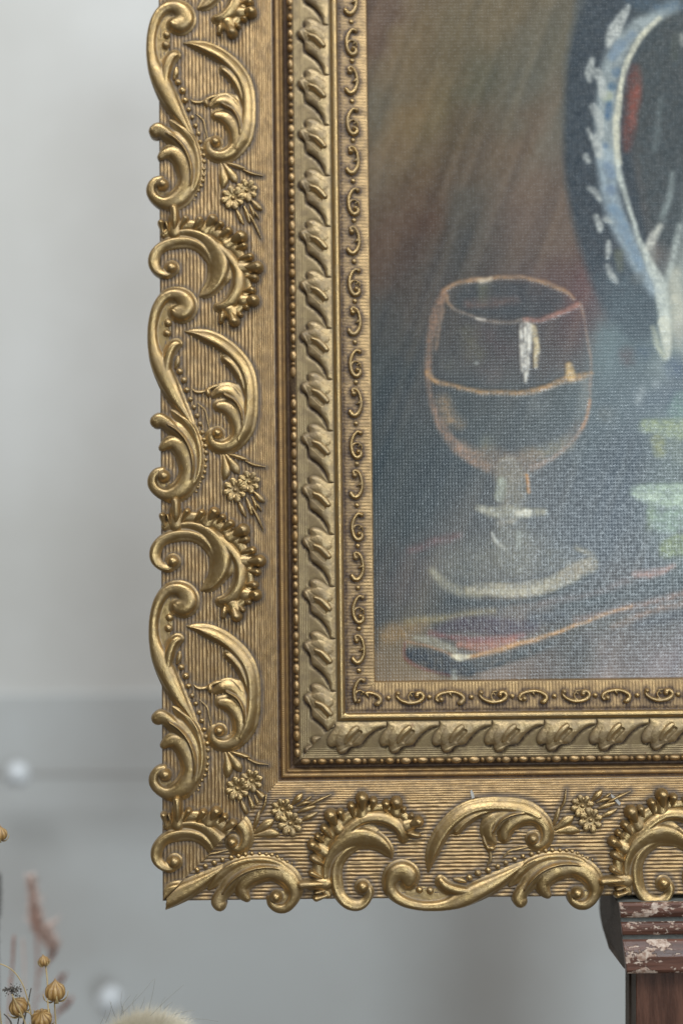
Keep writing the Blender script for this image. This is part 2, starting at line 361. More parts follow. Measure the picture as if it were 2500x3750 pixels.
for L_ in (CRESC, LONG, SCLEAF, ACAN):
    for q_ in L_:
        if q_['H'] > 12: q_['P'][:, 2] *= 1.08 + 0.12 * np.clip((q_['P'][:, 0] - 85) / 60, 0, 1)
    for q_ in list(L_):
        if q_['H'] > 12:         # the soft flank every casting has round its foot
            P_ = q_['P'].copy(); P_[:, 2] += 8.5 * np.clip((P_[:, 0] - 70) / 50, 0, 1) * np.clip(P_[:, 2] / 8, 0.25, 1)
            L_.append(dict(P=P_, H=6.5, k=0, e=0.3, n=q_['n'], flat=2))
PCS = [('crescent_scroll', CRESC, 34), ('shell_border', WEB, 4), ('long_scroll', LONG, 34), ('scroll_leaf', SCLEAF, 34), ('acanthus_leaf', ACAN, 5), ('tendril', TENDRIL, 4), ('stalk', STALK, 4)]
def bulb(q):
    q = [list(v) for v in q]; q[0][0] += .35 * (q[1][0] - q[0][0]); q[0][1] += .35 * (q[1][1] - q[0][1]); q[0][2] *= 0.75; q[1][2] *= 0.9; q[-1][2] *= 1.26; return q
LOBES = [bulb(q) for q in LOBES]
PCS += [('shell_lobe', [st('A', q, 14 + 0.2 * q[-1][2], 0, 1.0)], 30 if q[0][0] < 420 else 4) for q in LOBES]
PCS += [('leaf_blade', [st('C', [(x, y, w * 1.4) for x, y, w in q], 9, 0.0, 0.7)], 4) for q in BLADES]

# antique glaze plus painted shade on the reeded ground round the ornaments (one repeat, looked up by every rib vertex)
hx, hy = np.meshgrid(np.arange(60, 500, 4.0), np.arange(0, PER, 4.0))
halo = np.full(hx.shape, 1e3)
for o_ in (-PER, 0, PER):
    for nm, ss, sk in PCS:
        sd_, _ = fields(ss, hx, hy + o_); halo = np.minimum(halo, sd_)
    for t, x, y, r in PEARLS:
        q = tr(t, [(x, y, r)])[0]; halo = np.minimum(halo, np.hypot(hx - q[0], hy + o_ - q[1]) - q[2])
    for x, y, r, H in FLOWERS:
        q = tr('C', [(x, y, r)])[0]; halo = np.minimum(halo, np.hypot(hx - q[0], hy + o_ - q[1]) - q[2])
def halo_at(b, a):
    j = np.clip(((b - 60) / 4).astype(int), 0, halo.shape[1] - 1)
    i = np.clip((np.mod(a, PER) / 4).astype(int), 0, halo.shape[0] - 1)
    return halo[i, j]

# ---- moulded bands, mitred at the corner
def rib(b, p): return np.abs(np.sin(np.pi * b / p))
bs1 = np.concatenate([[66, 67, 69], np.arange(71, 418, 13.4 / 7), np.arange(418, 490, 8.2 / 6)])
jit = vnoise(500, 400, 3, 3); wav = vnoise(500, 400, 7, 9)
def zr(b, a):
    amp = np.where(b < 418, 5.0, 4.2); p = np.where(b < 418, 13.4, 8.2)
    j = jit[(np.mod(a, 4000) / 8).astype(int) % 500, np.clip(b / 2, 0, 399).astype(int)]
    b_ = b; b = np.where((b > 72) & (b < 486), b + 0.35 * (wav[(np.mod(a, 4000) / 8).astype(int) % 500, np.clip(b / 2, 0, 399).astype(int)] - .5), b)
    z = zprof(b_) + np.where(b_ > 70, (rib(b - np.where(b < 418, 71, 418), p) ** 0.5) * amp * (0.8 + 0.4 * j), 0) + (j - 0.5) * 1.5
    return np.where(b_ < 67.5, z - 24, z)
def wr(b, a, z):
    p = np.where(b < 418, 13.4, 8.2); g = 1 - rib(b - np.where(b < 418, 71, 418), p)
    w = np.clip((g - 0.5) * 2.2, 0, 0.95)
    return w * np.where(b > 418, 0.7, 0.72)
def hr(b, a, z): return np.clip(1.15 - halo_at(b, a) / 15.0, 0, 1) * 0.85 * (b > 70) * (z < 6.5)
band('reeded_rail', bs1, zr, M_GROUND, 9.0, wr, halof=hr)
band('rail_side', [62, 64, 66], lambda b, a: np.where(b < 63, -130.0, np.where(b < 65, -60, -33.0)), M_BROWN, 400.0)
def z_groove(b, a):
    z = np.interp(b, [489.5, 491, 498, 500, 503, 511, 514, 516, 519, 523, 527, 530, 532, 543, 545], [-30, -58, -58, -47, -46, -46, -48, -55, -50, -45, -50, -55, -72, -72, -60])
    return z + np.where((b > 501) & (b < 513), 2.6 * np.abs(np.sin(np.pi * a / 7.5)) ** 0.7, 0)
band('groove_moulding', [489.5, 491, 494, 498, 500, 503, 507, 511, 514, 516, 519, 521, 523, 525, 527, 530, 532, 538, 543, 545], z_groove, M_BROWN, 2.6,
     lambda b, a, z: np.clip((-z - 48) / 12, 0, 1) * 0.9)  # darker with depth: the groove's shade painted into its colour
th = np.linspace(math.pi, 0, 13)
bs4 = 721.5 + 14.0 * np.cos(th)
band('roll_moulding', bs4, lambda b, a: -14 + 17 * np.sqrt(np.maximum(0, 1 - ((b - 721.5) / 14.05) ** 2)), M_GOLD, 40.0, lambda b, a, z: np.clip(1 - (z + 14) / 6, 0, 1))
# ---- set out the repeats
LOFF = [-PER * 2, -PER, 0.0, PER]; BOFF = [-PER * 1.0 - 0.0, 0.0, PER, PER * 2]
def clip_fn(side, off):
    if side == 'L': return lambda b, a: np.maximum((a + b + V0 + off - VB) / math.sqrt(2), np.minimum(V0 + off + a - (VB - 170), 74 - b))
    return lambda b, a: np.maximum((b - a - (UB + off - U0)) / math.sqrt(2), U0 + 80 + 0.12 * (b - 34) - (UB + off + a))
def span_ok(side, off, P):
    a0, a1 = P[:, 1].min(), P[:, 1].max()
    if side == 'L': return a1 + off > A_TOP + 30
    return a0 + off < A_RIGHT - 50
def set_out(name, strokes, mat, offs, par=FRM, sub=None, **kw):
    P = np.vstack([s_['P'] for s_ in strokes]); base = None; out = []
    wm = P[:, 2].max()
    for side, lst in offs.items():
        for off in lst:
            if not span_ok(side, off, P): continue
            cf = clip_fn(side, off); v = cf(P[:, 0], P[:, 1])
            if (v - wm).min() > -2: continue
            if (v + wm).max() < 0:
                if base is None: base = relief(name, strokes, mat, **kw)
                r = base
            else: r = relief(name, strokes, mat, clip=cf, **kw)
            if r is None: continue
            me, cen = r
            o = obj(name, me, par, place(side, cen[0], cen[1], off), 0 if side == 'L' else BOT)
            out.append((o, side, off, cen, v.max()))
    return out
OFF = {'L': LOFF, 'B': BOFF}
HS = 1.4
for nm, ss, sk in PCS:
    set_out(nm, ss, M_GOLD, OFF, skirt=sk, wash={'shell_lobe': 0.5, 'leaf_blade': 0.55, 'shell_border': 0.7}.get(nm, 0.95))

HS = 1.0
def dome(name, r, H, mat, nr=5, ns=12, ex=1.0):
    V = [(0, 0, H)]; Fc = []
    for i in range(1, nr + 1):
        t = i / nr * math.pi / 2
        for j in range(ns): V.append((r * math.sin(t) * math.cos(2 * math.pi * j / ns), ex * r * math.sin(t) * math.sin(2 * math.pi * j / ns), H * math.cos(t) - (2 if i == nr else 0)))
    for j in range(ns):
        Fc.append((0, 1 + j, 1 + (j + 1) % ns))
        for i in range(nr - 1):
            a = 1 + i * ns; Fc.append((a + j, a + ns + j, a + ns + (j + 1) % ns, a + (j + 1) % ns))
    w = np.array([0.0] + [max(0, (i / nr - 0.6) * 2) for i in range(1, nr + 1) for j in range(ns)])
    return mesh(name, V, Fc, mat, True, {'wash': w})
PM = dome('pearl', 10, 11.5, M_GOLD)
for t, x, y, r in PEARLS:
    q = tr(t, [(x, y, r)])[0]
    for side, lst in OFF.items():
        for off in lst:
            if not span_ok(side, off, np.array([q])): continue
            if clip_fn(side, off)(q[0], q[1]) + q[2] * 0.5 > 0: continue
            o = obj('pearl', PM, FRM, place(side, q[0], q[1], off), 0 if side == 'L' else BOT)
            k = q[2] / 10 * random.uniform(1.02, 1.18); o.scale = (k, k * random.uniform(0.93, 1.07), k); o.location.z = 3.0 * K

# flowers: a cupped disc with its petals and centre
PETM = relief('petal', [dict(P=np.array([(-6, 0, 3.5), (8, 0, 10.0)]), H=5.0, k=0, e=0.5, n=10, flat=2)], M_GOLD, edge=1.5, skirt=3, step=1.6, cen=(0, 0), wash=0.55)[0]
CENM = dome('flower_centre', 8, 9, M_GOLD)
for x, y, r, H in FLOWERS:
    r = r * 1.08; R = r * G
    disc = [dict(P=np.array([tr('C', [(x, y, r * 0.92)])[0]]), H=9, k=0, e=1, n=2, flat=6)]
    hol = [dict(P=np.array([tr('C', [(x, y, r * 0.62)])[0]]), H=7, k=0, e=1, n=2, flat=2)]
    for o, side, off, cen, vm in set_out('flower', disc, M_GOLD, OFF, edge=H * 0.35, hollow=hol, skirt=4):
        for k in range(8):
            an = 2 * math.pi * (k + 0.3) / 8
            pc, pa = cen[0] + math.cos(an) * R * 0.95, cen[1] - math.sin(an) * R * 0.95
            if clip_fn(side, off)(pc, pa) > -3: continue
            p = obj('petal', PETM, o, (math.cos(an) * R * 0.62 * K, math.sin(an) * R * 0.62 * K, (H * 0.35 + 5.5) * K), an)
            kk = R / 36 * random.uniform(0.9, 1.08); p.scale = (kk, kk, 0.9)
        if vm < -8:
            p = obj('flower_centre', CENM, o, (0, 0, (H * 0.35 + 1) * K)); p.scale = (R / 36,) * 3

# inner leaf moulding
GD = 400 / 1568.0
UD, VD = i2p(1000, 1700)
def trd(x, y): return (1000 + x * GD, 1700 + y * GD)
def td(pts):
    out = []
    for x, y, w in pts:
        u, v = i2p(*trd(x, y), -22); out.append((u - U0, v - V0, w * GD))
    return np.array(out)
LEAFPOLY = [(875, 275), (795, 270), (715, 212), (640, 170), (570, 160), (520, 182), (512, 225), (522, 282), (470, 295), (425, 325), (412, 375), (432, 425), (482, 462), (512, 508), (520, 575), (540, 640), (610, 690), (690, 760), (750, 840), (788, 920), (806, 1003), (878, 1005)]
lp = td([(x, y, 1) for x, y in LEAFPOLY])[:, :2]
def poly_sd(X, Y, P):
    d = np.full(X.shape, 1e9); ins = np.zeros(X.shape, bool); n = len(P)
    for i in range(n):
        a, b = P[i], P[(i + 1) % n]; e = b - a; wx, wy_ = X - a[0], Y - a[1]
        t = np.clip((wx * e[0] + wy_ * e[1]) / (e @ e), 0, 1)
        d = np.minimum(d, np.hypot(wx - e[0] * t, wy_ - e[1] * t))
        c1 = (a[1] > Y) != (b[1] > Y)
        with np.errstate(divide='ignore', invalid='ignore'): c2 = X < (b[0] - a[0]) * (Y - a[1]) / (b[1] - a[1] + 1e-12) + a[0]
        ins ^= (c1 & c2)
    return np.where(ins, -d, d)
lp_s = crom(np.vstack([lp]), 130)
TONG = dict(P=td([(585, 425, 32), (665, 462, 46), (735, 522, 54), (788, 582, 44)]), H=18, k=0, e=0.6, n=30, flat=2)
VEIN = dict(P=td([(560, 330, 30), (650, 350, 60), (760, 420, 70)]), H=4, k=0, e=0.6, n=30, flat=2)
HOLL = dict(P=td([(590, 505, 30), (655, 550, 42), (725, 625, 34)]), H=10, k=0, e=0.6, n=30, flat=2)
RIDG = dict(P=td([(440, 350, 24), (480, 440, 26), (520, 520, 20)]), H=4, k=0, e=0.6, n=30, flat=2)
zleaf = lambda b: np.interp(b, [544, 569, 590, 640, 690, 708], [-46, -31, -30, -20, -11, -9])
def leaf_relief(clip=None):
    step = 2.0
    x = np.arange(lp[:, 0].min() - 8, 707.5, step); y = np.arange(lp[:, 1].min() - 8, lp[:, 1].max() + 8, step)
    X, Y = np.meshgrid(x, y); sd = poly_sd(X, Y, lp_s)
    if clip is not None: sd = np.maximum(sd, clip(X, Y))
    rise = np.interp(X, [560, 600, 660, 690, 706], [15, 15, 13, 6, 0.5])
    h = rise * 0.55 * (1 - np.exp(np.minimum(sd, 0) / 2.2)) + rise * 0.75 * (1 - np.exp(np.minimum(sd, 0) / 12.0))
    for q, sg in ((VEIN, 1), (HOLL, -1), (RIDG, 1)): h = h + sg * fields([q], X, Y)[1]
    h = h + (vnoise(*h.shape, 5, 5) - .5) * 1.0 + (vnoise(*h.shape, 2, 2) - .5) * 0.8
    ins = sd < 0
    if ins.sum() < 8: return None
    qd = ins[:-1, :-1] | ins[1:, :-1] | ins[1:, 1:] | ins[:-1, 1:]
    gy, gx = np.gradient(sd, step); gl = np.maximum(np.hypot(gx, gy), .3); mv = np.where(ins, 0, np.clip(sd, 0, step * 1.6))
    XX, YY = X - gx / gl * mv, Y - gy / gl * mv
    Z = zleaf(XX) + np.where(ins, h, 0) + 0.6
    wv = np.clip(np.exp(np.minimum(sd, 0) / 3.0) * 0.4 + np.interp(X, [570, 660, 700], [0.5, 0.2, 0.05]), 0, 1)
    i = np.arange(X.size).reshape(X.shape)
    Fc = np.stack([i[:-1, :-1][qd], i[1:, :-1][qd], i[1:, 1:][qd], i[:-1, 1:][qd]], -1)
    us = np.unique(Fc); mp = np.full(X.size, -1); mp[us] = np.arange(len(us))
    cen = (640.0, lp[:, 1].mean())
    V = np.stack([XX.ravel()[us] - cen[0], -YY.ravel()[us] + cen[1], Z.ravel()[us]], -1)
    return mesh('moulding_leaf', V, mp[Fc], M_DULL, True, {'wash': wv.ravel()[us]}), cen
LP = 190.6
tb = td([(700, 510, 1)])[0]
ub = i2p(1287, 2700.6, -22)[0]       # a tongue on the bottom rail
shiftB = (ub - UB) - tb[1]
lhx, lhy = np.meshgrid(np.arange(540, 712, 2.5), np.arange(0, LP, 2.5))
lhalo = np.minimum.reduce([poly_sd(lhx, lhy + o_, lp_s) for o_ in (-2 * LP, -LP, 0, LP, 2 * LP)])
_ga, _gb = np.gradient(lhalo, 2.5); lhalo = np.maximum(lhalo, 0) + 9.0 * (1 - np.clip((_ga * 0.9 - _gb * 0.75), 0, 1))  # keeps the painted trench on the leaves' lower-left, where their shade falls
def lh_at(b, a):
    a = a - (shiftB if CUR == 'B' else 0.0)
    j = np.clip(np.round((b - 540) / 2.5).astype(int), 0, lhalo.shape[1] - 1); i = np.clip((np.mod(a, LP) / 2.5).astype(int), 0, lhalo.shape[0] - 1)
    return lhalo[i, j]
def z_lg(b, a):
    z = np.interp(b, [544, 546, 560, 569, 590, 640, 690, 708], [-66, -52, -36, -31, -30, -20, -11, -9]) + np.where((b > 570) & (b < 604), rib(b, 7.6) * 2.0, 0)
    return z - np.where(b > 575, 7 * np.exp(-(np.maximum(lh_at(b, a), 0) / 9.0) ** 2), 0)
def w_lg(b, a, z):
    return np.maximum(np.where(b < 568, 0.8, 0.12), np.where(b > 572, 0.95 * np.exp(-(np.maximum(lh_at(b, a) - 1, 0) / 8.0) ** 2), 0))  # brown glaze and the leaves' shade, painted together
bs3 = np.concatenate([[544, 546, 552, 560, 566, 569], np.arange(571, 604, 1.5), np.arange(606, 709, 3)])
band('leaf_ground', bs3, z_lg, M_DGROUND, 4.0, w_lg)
LEAFM = leaf_relief()
TONM = relief('leaf_tongue', [TONG], M_DULL, edge=0.5, skirt=3, step=1.7, zf=lambda b: zleaf(b) + np.interp(b, [560, 660, 690, 706], [13, 11, 5, 0]), cen=(640.0, lp[:, 1].mean()), wash=0.6)[0]
for side, offs in (('L', [LP * k for k in range(-14, 7)]), ('B', [shiftB + LP * k for k in range(-2, 9)])):
    for off in offs:
        cf = clip_fn(side, off); v = cf(lp[:, 0], lp[:, 1])
        if v.min() > -6: continue
        r = LEAFM if v.max() < 0 else leaf_relief(cf)
        if r is None: continue
        o = obj('moulding_leaf', r[0], FRM, place(side, r[1][0], r[1][1], off), 0 if side == 'L' else BOT)
        if cf(TONG['P'][:, 0], TONG['P'][:, 1]).max() < -8: obj('leaf_tongue', TONM, o)

# bead course under the leaves
OV = dome('oval_bead', 11, 13, M_BROWN, 4, 10, 1.75); OV2 = dome('oval_bead', 9, 10, M_BROWN, 4, 9, 1.0)
OVG = dome('oval_bead', 11, 13, M_GROUND, 4, 10, 1.75)
for side, a0, a1 in (('L', -2300, a_end_left(560)), ('B', a_start_bottom(560), 4000)):
    n = int((a1 - a0) / 61.0)
    for k in range(n):
        for me, da in ((random.choice((OV, OVG, OVG)), 0), (OV2, 31)):
            a = (a1 - 30 - k * 61.0 - da) if side == 'L' else (a0 + 30 + k * 61.0 + da)
            if side == 'L' and abs(V0 + a - i2p(1065, 1395)[1]) < 22: continue      # a broken-out chip
            if (side == 'L' and a > a1 - 12) or (side == 'B' and a < a0 + 12): continue
            x, y, z = place(side, 559 + random.uniform(-1, 1), a + random.uniform(-3, 3))
            o = obj('oval_bead', me, FRM, (x, y, -39 * K), 0 if side == 'L' else BOT)
            o.scale = (random.uniform(1.0, 1.3), random.uniform(.9, 1.25), random.uniform(.9, 1.3))

# scrolls and studs on the sight edge
GE = 400 / 2352.0
def te(pts):
    out = []
    for x, y, w in pts:
        u, v = i2p(1240 + x * GE, 1950 + y * GE, -24); out.append((u - U0, v - V0, w * GE))
    return np.array(out)
def se(pts, H=8, **kw): P = te(pts); P[:, 2] *= 1.58; return dict(P=P, H=H * 1.9, k=0, e=0.5, n=60, flat=2, **kw)
SC1 = [se([(365, 545, 42)], 10), se([(345, 500, 26), (328, 465, 20), (380, 435, 24), (445, 470, 26), (492, 560, 28), (515, 660, 28), (525, 760, 28), (510, 860, 30), (472, 950, 34), (415, 1008, 36), (350, 1008, 38), (300, 960, 40), (288, 920, 28)]), se([(515, 690, 20), (475, 740, 20), (415, 765, 8)], 6)]
SC2 = [se([(512, 1398, 36)], 9), se([(490, 1380, 26), (445, 1372, 26), (388, 1425, 26), (340, 1515, 30), (312, 1625, 32), (318, 1745, 32), (348, 1850, 34), (402, 1918, 36), (468, 1928, 36), (520, 1880, 34), (515, 1810, 30)]), se([(468, 1800, 38)], 10), se([(330, 1740, 14), (370, 1640, 16), (440, 1615, 14), (500, 1640, 10)], 6), se([(450, 1700, 10), (520, 1650, 14), (540, 1740, 12)], 5)]
zsig = lambda b: np.interp(b, [738, 742, 842], [-20, -18.5, -32.5])
SP = 302.5
ud = i2p(1571, 2556, -24)[0]; d0 = te([(410, 290, 1)])[0]
sB = (ud - UB) - d0[1]
SOFF = {'L': [SP * k for k in range(-9, 4)], 'B': [sB + SP * k for k in range(-3, 7)]}
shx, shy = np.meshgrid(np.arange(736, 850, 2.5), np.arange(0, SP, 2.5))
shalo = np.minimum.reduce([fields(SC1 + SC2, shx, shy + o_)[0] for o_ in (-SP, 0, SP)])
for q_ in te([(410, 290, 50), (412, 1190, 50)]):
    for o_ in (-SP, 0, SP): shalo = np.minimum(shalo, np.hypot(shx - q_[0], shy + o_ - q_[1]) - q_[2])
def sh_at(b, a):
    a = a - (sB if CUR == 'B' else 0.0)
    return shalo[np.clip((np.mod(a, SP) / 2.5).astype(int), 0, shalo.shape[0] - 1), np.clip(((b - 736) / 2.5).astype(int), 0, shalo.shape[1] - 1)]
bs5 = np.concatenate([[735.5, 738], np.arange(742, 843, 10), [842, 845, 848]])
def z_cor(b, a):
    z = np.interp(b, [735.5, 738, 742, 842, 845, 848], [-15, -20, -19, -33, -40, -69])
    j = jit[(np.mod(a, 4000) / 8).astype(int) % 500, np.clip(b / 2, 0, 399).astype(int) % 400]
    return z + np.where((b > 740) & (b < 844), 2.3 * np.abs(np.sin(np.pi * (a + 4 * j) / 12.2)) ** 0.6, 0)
band('corrugated_band', bs5, z_cor, M_GROUND, 12.2 / 6, lambda b, a, z: np.where(b < 746, 0.95, np.clip(0.5 - 0.45 * (b - 746) / 50, 0.05, 1) + np.where(np.abs(np.sin(np.pi * a / 12.2)) < 0.3, 0.3, 0) + 0.85 * np.exp(-(np.maximum(sh_at(b, a), 0) / 8.0) ** 2)))  # last term paints brown shade round the scrolls

set_out('sight_scroll', SC1, M_GOLD, SOFF, zf=zsig, edge=1.5, skirt=5, step=1.5, blur=1, wash=0.7, rough=0.3)
set_out('sight_scroll', SC2, M_GOLD, SOFF, zf=zsig, edge=1.5, skirt=5, step=1.5, blur=1, wash=0.7, rough=0.3)
STM = dome('stud', 10.5, 11, M_GOLD, 4, 10)
for x, y in ((410, 290), (412, 1190)):
    q = te([(x, y, 1)])[0]
    for side, lst in SOFF.items():
        for off in lst:
            if clip_fn(side, off)(q[0], q[1]) > -8: continue
            xx, yy, z = place(side, q[0], q[1], off)
            obj('stud', STM, FRM, (xx, yy, zsig(q[0]) * K))
# back board of the frame
bb = [(66, a_end_left(66), 'L'), (846, a_end_left(846), 'L')]

# ------------------------------------------------------------------ the painting
PX0, PX1, PY0, PY1, PSTEP = 1320.0, 2680.0, -300.0, 2530.0, 3.3
gx_ = np.arange(PX0, PX1, PSTEP); gy_ = np.arange(PY0, PY1, PSTEP); IH, IW = len(gy_), len(gx_)
PXX, PYY = np.meshgrid(gx_, gy_)
CP = [(1380, 100, 88, 72, 62), (1500, 150, 105, 90, 68), (1700, 150, 94, 84, 66), (1600, 400, 102, 90, 66), (1750, 300, 78, 78, 66), (1850, 60, 104, 92, 72), (1900, 300, 92, 90, 80), (2000, 200, 92, 88, 76), (1360, 400, 88, 84, 74), (1430, 560, 110, 91, 68), (1490, 420, 114, 94, 66),
      (1650, 480, 80, 70, 56), (1900, 500, 100, 84, 70), (2040, 500, 100, 96, 86), (1375, 640, 92, 84, 74), (1550, 650, 86, 70, 55), (1750, 600, 90, 78, 66), (1950, 700, 104, 88, 76), (1400, 900, 82, 66, 56), (1550, 850, 80, 60, 50), (1700, 800, 76, 74, 68), (1900, 820, 96, 82, 74), (2060, 850, 100, 86, 76),
      (1450, 1000, 72, 60, 54), (1700, 950, 68, 68, 66), (2050, 1000, 88, 72, 68), (1380, 1200, 62, 64, 64), (1600, 1100, 68, 64, 62), (2120, 1070, 92, 68, 68), (1400, 1400, 52, 60, 63), (1400, 1700, 46, 56, 60), (1500, 1900, 50, 58, 60), (1400, 2060, 58, 60, 60), (1470, 2130, 82, 72, 68),
      (1400, 2280, 48, 54, 58), (1650, 2270, 50, 54, 56), (1500, 2330, 60, 60, 56), (1370, 2450, 120, 102, 82), (1440, 2400, 128, 106, 74), (1500, 2490, 138, 118, 92), (1800, 2490, 122, 108, 98), (2200, 2490, 124, 110, 105), (2460, 2450, 120, 110, 110), (2300, 2350, 88, 80, 76), (2100, 2310, 66, 64, 60), (1950, 2380, 96, 84, 76),
      (2200, 1600, 74, 84, 88), (2300, 1720, 62, 72, 80), (2200, 1900, 64, 72, 80), (2350, 2000, 66, 74, 80), (2150, 2050, 64, 70, 76), (2300, 2100, 84, 78, 76), (2450, 2130, 64, 70, 72), (2200, 2200, 62, 66, 68), (1600, 1750, 50, 58, 62), (2000, 1750, 66, 70, 74), (2450, 1300, 110, 120, 118), (2300, 1300, 84, 98, 100), (2450, 1500, 80, 92, 104), (2600, 2300, 96, 88, 86), (2600, 1000, 120, 126, 120), (1900, 1250, 62, 62, 64), (1600, 1350, 58, 60, 62)]
cp = np.array(CP, float)
def warp(sc): return (vnoise(IH, IW, sc, sc) - .5)
WX = PXX + warp(60) * 90 + warp(18) * 40; WY = PYY + warp(60) * 110 + warp(18) * 60
num = np.zeros((IH, IW, 3)); den = np.zeros((IH, IW, 1))
for q in cp:
    d2 = ((WX - q[0]) + 0.35 * (WY - q[1])) ** 2 * 1.3 + (WY - q[1]) ** 2 * 0.6 + 900
    w = (1 / (d2 + 5000) ** 1.6)[..., None]; num += w * q[2:]; den += w
IMG = num / den
diag = vnoise(IH, IW * 3, 90, 9)
jx = (np.arange(IW)[None, :] + (np.arange(IH)[:, None] * 0.35)).astype(int) % (IW * 3)
streak = diag[np.arange(IH)[:, None], jx] - 0.5
IMG += streak[..., None] * np.array([15, 12, 8]) + (vnoise(IH, IW, 7, 5) - .5)[..., None] * 9
IMP = np.zeros((IH, IW))
DRY = vnoise(IH, IW, 2.2, 2.2) * 0.6 + vnoise(IH, IW, 6, 6) * 0.4
def paint(zone, pts, col, alpha=1.0, soft=6.0, dry=0.35, imp=0.0):
    x0, y0, f = zone
    P = np.array([(x0 + p[0] * f, y0 + p[1] * f, p[2] * f) for p in pts])
    L = np.hypot(*np.diff(P[:, :2], axis=0).T).sum() if len(P) > 1 else 1
    Q = crom(P, int(max(3, min(140, L / 5)))) ; Q[:, 2] = np.maximum(Q[:, 2], 1)
    m = P[:, 2].max() + soft + 20
    i0, i1 = np.searchsorted(gy_, [Q[:, 1].min() - m, Q[:, 1].max() + m]); j0, j1 = np.searchsorted(gx_, [Q[:, 0].min() - m, Q[:, 0].max() + m])
    if i1 <= i0 or j1 <= j0: return
    X = PXX[i0:i1, j0:j1] + (vnoise(i1 - i0, j1 - j0, 14, 9) - .5) * 7; Y = PYY[i0:i1, j0:j1] + (vnoise(i1 - i0, j1 - j0, 9, 14) - .5) * 7
    soft = soft * 1.5 + 1; d = np.full(X.shape, 1e9)
    for q in Q: d = np.minimum(d, np.hypot(X - q[0], Y - q[1]) - q[2])
    a = np.clip(0.5 - d / (2 * soft), 0, 1); a = a * a * (3 - 2 * a)
    a = a * alpha * (1 - dry + dry * np.clip((DRY[i0:i1, j0:j1] - 0.3) * 2.6, 0, 1.15))
    a = np.clip(a, 0, 1)[..., None]
    v = (vnoise(i1 - i0, j1 - j0, 4, 3) - .5)[..., None] * 16
    IMG[i0:i1, j0:j1] = IMG[i0:i1, j0:j1] * (1 - a) + (np.array(col) + v) * a
    IMP[i0:i1, j0:j1] = np.maximum(IMP[i0:i1, j0:j1], imp * a[..., 0])
Z1 = (1900, 0, .3827); Z2 = (1900, 600, .3827); Z3 = (1500, 1000, .4464); Z4 = (1900, 1200, .3827); Z5 = (1350, 1700, .4145); Z6 = (1900, 1800, .3827)
H1 = (1300, 0, .7653); H2 = (1300, 900, .7653); H3 = (1300, 1600, .7653); NN = (0, 0, 1.0)
# jug: dark side, then right-hand body
dk = (56, 64, 71)
paint(NN, [(2330, -200, 200), (2250, 60, 150), (2200, 250, 130), (2190, 450, 130), (2200, 650, 130), (2240, 850, 130), (2290, 1050, 110), (2330, 1180, 70)], dk, 0.97, 14, 0.1)
paint(NN, [(2500, -200, 200), (2480, 200, 150), (2460, 500, 150), (2470, 800, 110)], (64, 71, 74), 0.95, 25, 0.15)
paint(NN, [(2290, 1080, 110), (2300, 1200, 120), (2290, 1330, 110), (2260, 1480, 90)], (84, 96, 102), 0.7, 50, 0.3)
paint(NN, [(2420, 1560, 60), (2470, 1700, 80), (2450, 1900, 90), (2500, 2040, 60)], (104, 118, 112), 0.6, 50, 0.3)
paint(NN, [(2640, 500, 80), (2620, 800, 110), (2610, 1000, 130), (2570, 1200, 120)], (146, 152, 145), 0.9, 30, 0.3)
paint(Z1, [(600, -60, 40), (520, 250, 20), (450, 520, 14), (425, 800, 12), (420, 1150, 10)], (104, 100, 88), 0.45, 14, 0.4)
paint(Z2, [(1480, 1050, 60), (1500, 1300, 80), (1520, 1560, 80)], (176, 174, 158), 0.92, 14, 0.3)
# handle
paint(Z1, [(1480, 60, 60), (1320, 140, 60), (1120, 260, 70), (990, 420, 90), (900, 600, 95), (850, 800, 95), (830, 1000, 95), (830, 1250, 100), (850, 1500, 100)], (142, 150, 150), 0.95, 12, 0.2)
paint(Z2, [(840, -60, 95), (850, 150, 95), (880, 350, 90), (950, 550, 90), (1030, 720, 90), (1110, 900, 80), (1200, 1070, 70), (1300, 1220, 60)], (138, 150, 156), 0.95, 12, 0.2)
paint(Z1, [(1568, 40, 60), (1350, 60, 50), (1150, 20, 60), (1020, -60, 60)], (74, 92, 108), 0.7, 16, 0.5)
for p, c_, a in [([(960, 430, 55), (890, 540, 50)], (104, 122, 140), .7), ([(1080, 330, 40), (1000, 420, 30)], (104, 120, 136), .6), ([(930, 690, 50)], (78, 98, 118), .7), ([(890, 830, 42)], (72, 96, 116), .85), ([(850, 975, 28), (852, 1060, 34), (850, 1120, 28)], (62, 88, 116), .85), ([(820, 1390, 32)], (96, 116, 138), .7), ([(840, 920, 55)], (150, 154, 132), .7), ([(1040, 620, 18), (1010, 800, 14)], (120, 132, 138), .5)]:
    paint(Z1, p, c_, a, 6)
for p, c_, a in [([(840, 20, 34), (880, 110, 40)], (96, 114, 136), .7), ([(870, 250, 50)], (96, 112, 134), .65), ([(890, 420, 50), (960, 500, 46)], (104, 126, 146), .7), ([(985, 600, 55), (1040, 720, 45), (1110, 880, 45), (1160, 980, 38)], (108, 128, 146), .7), ([(950, 850, 45), (960, 1000, 40)], (104, 106, 90), .6), ([(1130, 1100, 60)], (88, 92, 92), .6)]:
    paint(Z2, p, c_, a, 7)
wh = (174, 176, 170)
